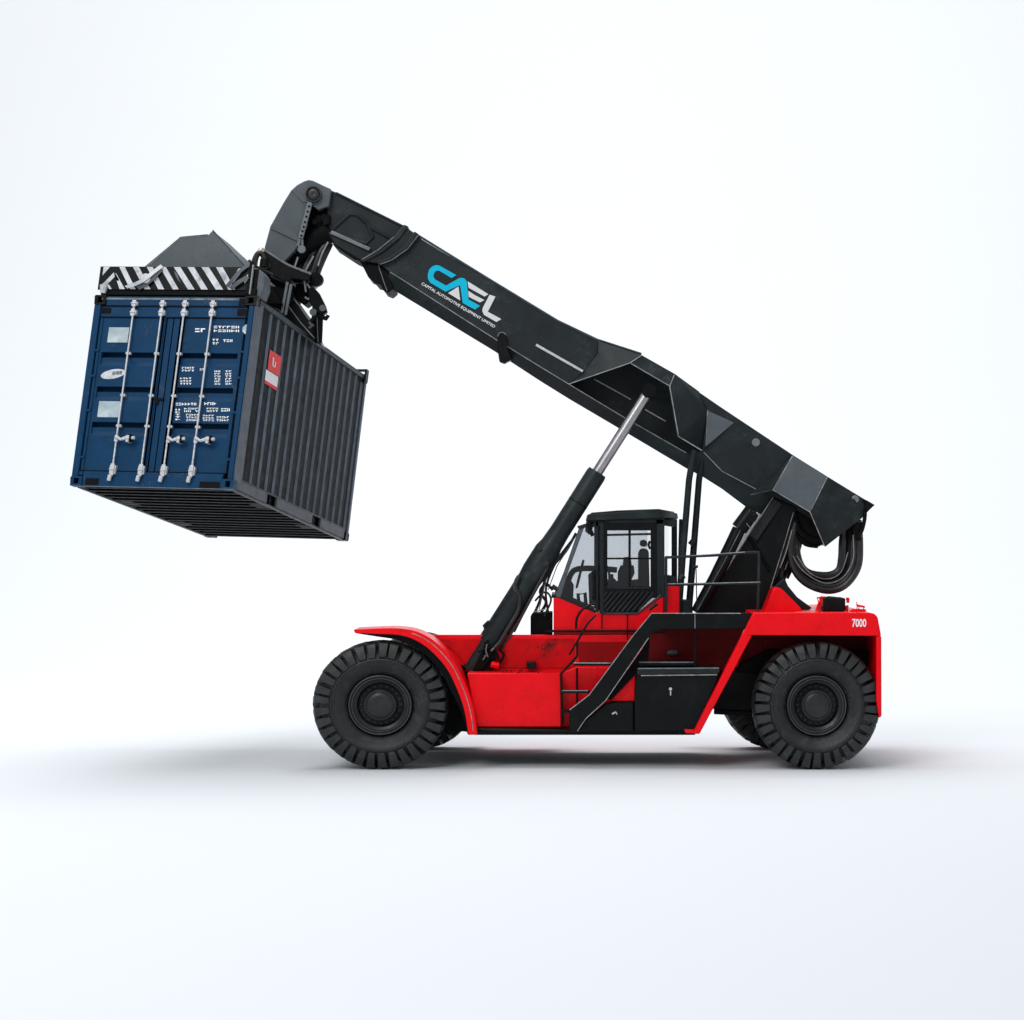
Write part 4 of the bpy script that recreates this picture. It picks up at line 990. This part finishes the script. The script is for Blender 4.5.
b = MB(); b.tube(PT([(290.5, 294), (300, 307), (313.5, 326)], 1.60), .012, 6); b.tube(PT([(297.5, 303), (303, 310), (312, 322)], 1.58), .010, 6); b.tube(PT([(284, 300), (300, 322), (318, 342)], 1.60), .009, 6); b.build('edge_highlight', 'edge', SP)
# rotator, side-shift frame and hanging lines, near the boom head
Yr = 1.55
b = MB()
b.prism([(262.5, 250), (285, 264.5), (311.5, 274.5), (309, 281), (292, 279), (287, 283.5), (274, 277), (259.5, 268.5)], 1.35, 2.65, 1.4)
b.tube([P(277, 270, 1.45), P(277, 270, 2.6)], .14, 18); b.tube(PT([(262, 270), (275, 279), (287, 283.5)], 1.40), .05, 10)
b.build('rotator', 'black', SP, .02)
b = MB(); b.tube(smooth(PT([(264, 249.6), (285, 263.2), (298, 269), (311, 274)], 1.33), 4), .018, 6); b.build('rotator_rim', 'rib', SP)
b = MB()
b.prism([(262, 272), (290, 281), (294, 296), (290, 305), (275, 305), (263, 292)], 1.5, 2.6, 1.5)
b.prism([(294, 282), (310, 285), (309, 300), (303, 304), (294, 297)], 1.8, 2.4, 1.6)
b.prism([(258, 276), (268, 280), (284, 305), (270, 305), (262, 292)], 1.2, 1.5, 1.3)
b.build('side_shift_frame', 'soot', SP, .015)
b = MB(); b.tube(PT([(287.5, 282), (281.8, 313)], 1.28), .022, 8); b.tube(PT([(291.3, 284), (285.4, 315)], 1.28), .022, 8); b.build('shift_rod', 'rib', SP)
b = MB()
for pts, r in (([(330, 243), (323, 258), (318, 270), (314, 282), (308, 290)], .055), ([(327, 241), (320, 252), (316, 262), (311, 276)], .04), ([(315, 250), (309, 262), (304, 272), (300, 284)], .075), ([(306, 250), (300, 262), (296, 274)], .05)):
    b.tube(smooth(PT(pts, 1.6 + random.uniform(0, .2)), 5), r, 9)
b.build('hanging_hose', 'hose', SP)
b = MB()
for pts in ([(328, 242), (322, 254), (318, 266)], [(313.5, 256), (307, 268), (304, 275)], [(298, 257), (295, 266), (293, 272)], [(307, 284), (310.5, 290), (309, 299), (305, 297)], [(304, 280), (306, 292)]):
    b.tube(smooth(PT(pts, 1.5), 4), .014, 6)
b.build('pale_cable', 'edge', SP)
b = MB()
b.lathe([(0, .001), (0, .10), (.2, .10)], P(316, 279, 1.5), 14)
b.prism([(308, 289), (314, 287.5), (319, 293), (325.5, 306), (327, 312), (322, 316), (316, 311), (310, 303)], 1.45, 1.65, 1.5)
b.tube(PT([(319.5, 312), (319, 326), (318.3, 343)], 1.55), .06, 8); b.tube(PT([(315.5, 306), (314, 330)], 1.75), .05, 8); b.tube(PT([(310, 323), (317, 314)], 1.45), .035, 6)
b.build('stabiliser_arm', 'soot', SP, .01)
b = MB(); b.lathe([(0, .001), (0, .05), (.05, .05)], P(322.5, 308, 1.42), 10); b.lathe([(0, .001), (0, .055), (.05, .055)], P(313, 312, 1.42), 10); b.tube(PT([(317, 316), (318, 342)], 1.47), .0080, 6); b.tube(PT([(309, 322), (312, 326), (309, 328)], 1.42), .022, 6); b.build('arm_bolt', 'grey', SP)
b = MB(); b.tube(PT([(318, 316), (326.5, 318.5), (328, 315)], 1.5), .035, 6); b.build('arm_stop', 'soot', SP)
b = MB(); b.lathe([(0, .001), (0, .07), (.1, .07)], P(264.5, 264, 1.26), 12); b.tube(smooth(PT([(255, 269), (256.5, 258), (261, 249.5), (263, 252)], 1.27), 4), .035, 7); b.build('rotator_motor', 'yellow', SP)
b = MB(); b.tube(smooth(PT([(253, 272), (254.5, 260), (259, 253), (264, 258), (262, 270)], 1.22), 5), .04, 8); b.tube(smooth(PT([(247, 262), (253, 268), (261, 272)], 1.3), 4), .06, 8); b.build('motor_hose', 'hose', SP)

# ================================================================== LIGHT, CAMERA, RENDER
w = bpy.data.worlds.new('World'); bpy.context.scene.world = w; w.use_nodes = True
w.node_tree.nodes['Background'].inputs[0].default_value = (.96, .98, 1, 1); w.node_tree.nodes['Background'].inputs[1].default_value = .55
def area(name, loc, tgt, sx, sy, e, col=(1, 1, 1)):
    l = bpy.data.lights.new(name, 'AREA'); l.shape = 'RECTANGLE'; l.size = sx; l.size_y = sy; l.energy = e; l.color = col
    o = bpy.data.objects.new(name, l); C.objects.link(o); o.location = loc
    o.rotation_euler = (Vector(tgt) - Vector(loc)).to_track_quat('-Z', 'Y').to_euler()
    return o
area('overhead_softbox', (-6, 7, 30), (0, 4, 0), 38, 25, 8700)
area('key_softbox', (-13, -30, 25), (-1, 2, 3), 16, 14, 5900, (1, .985, .965))
area('backdrop_softbox', (0, 26, 48), (0, 62, 16), 70, 8, 20500, (1, .975, .945))

cam = bpy.data.cameras.new('camera'); co_ = bpy.data.objects.new('camera', cam); C.objects.link(co_)
co_.location = (0, -D, H); co_.rotation_euler = (rad(90), 0, 0)
cam.sensor_fit = 'HORIZONTAL'; cam.sensor_width = 36; cam.lens = F / 1024 * 36
cam.shift_x = (512 - CX) / 1024; cam.shift_y = (CY - 510) / 1024
cam.clip_end = 400
s = bpy.context.scene; s.camera = co_
s.view_settings.view_transform = 'Standard'; s.view_settings.look = 'None'; s.view_settings.gamma = 1; s.view_settings.exposure = .1
s.view_settings.use_curve_mapping = False
for o in bpy.data.objects:
    for k in ('wx', 'wy', 'wz'):
        if k in o: del o[k]
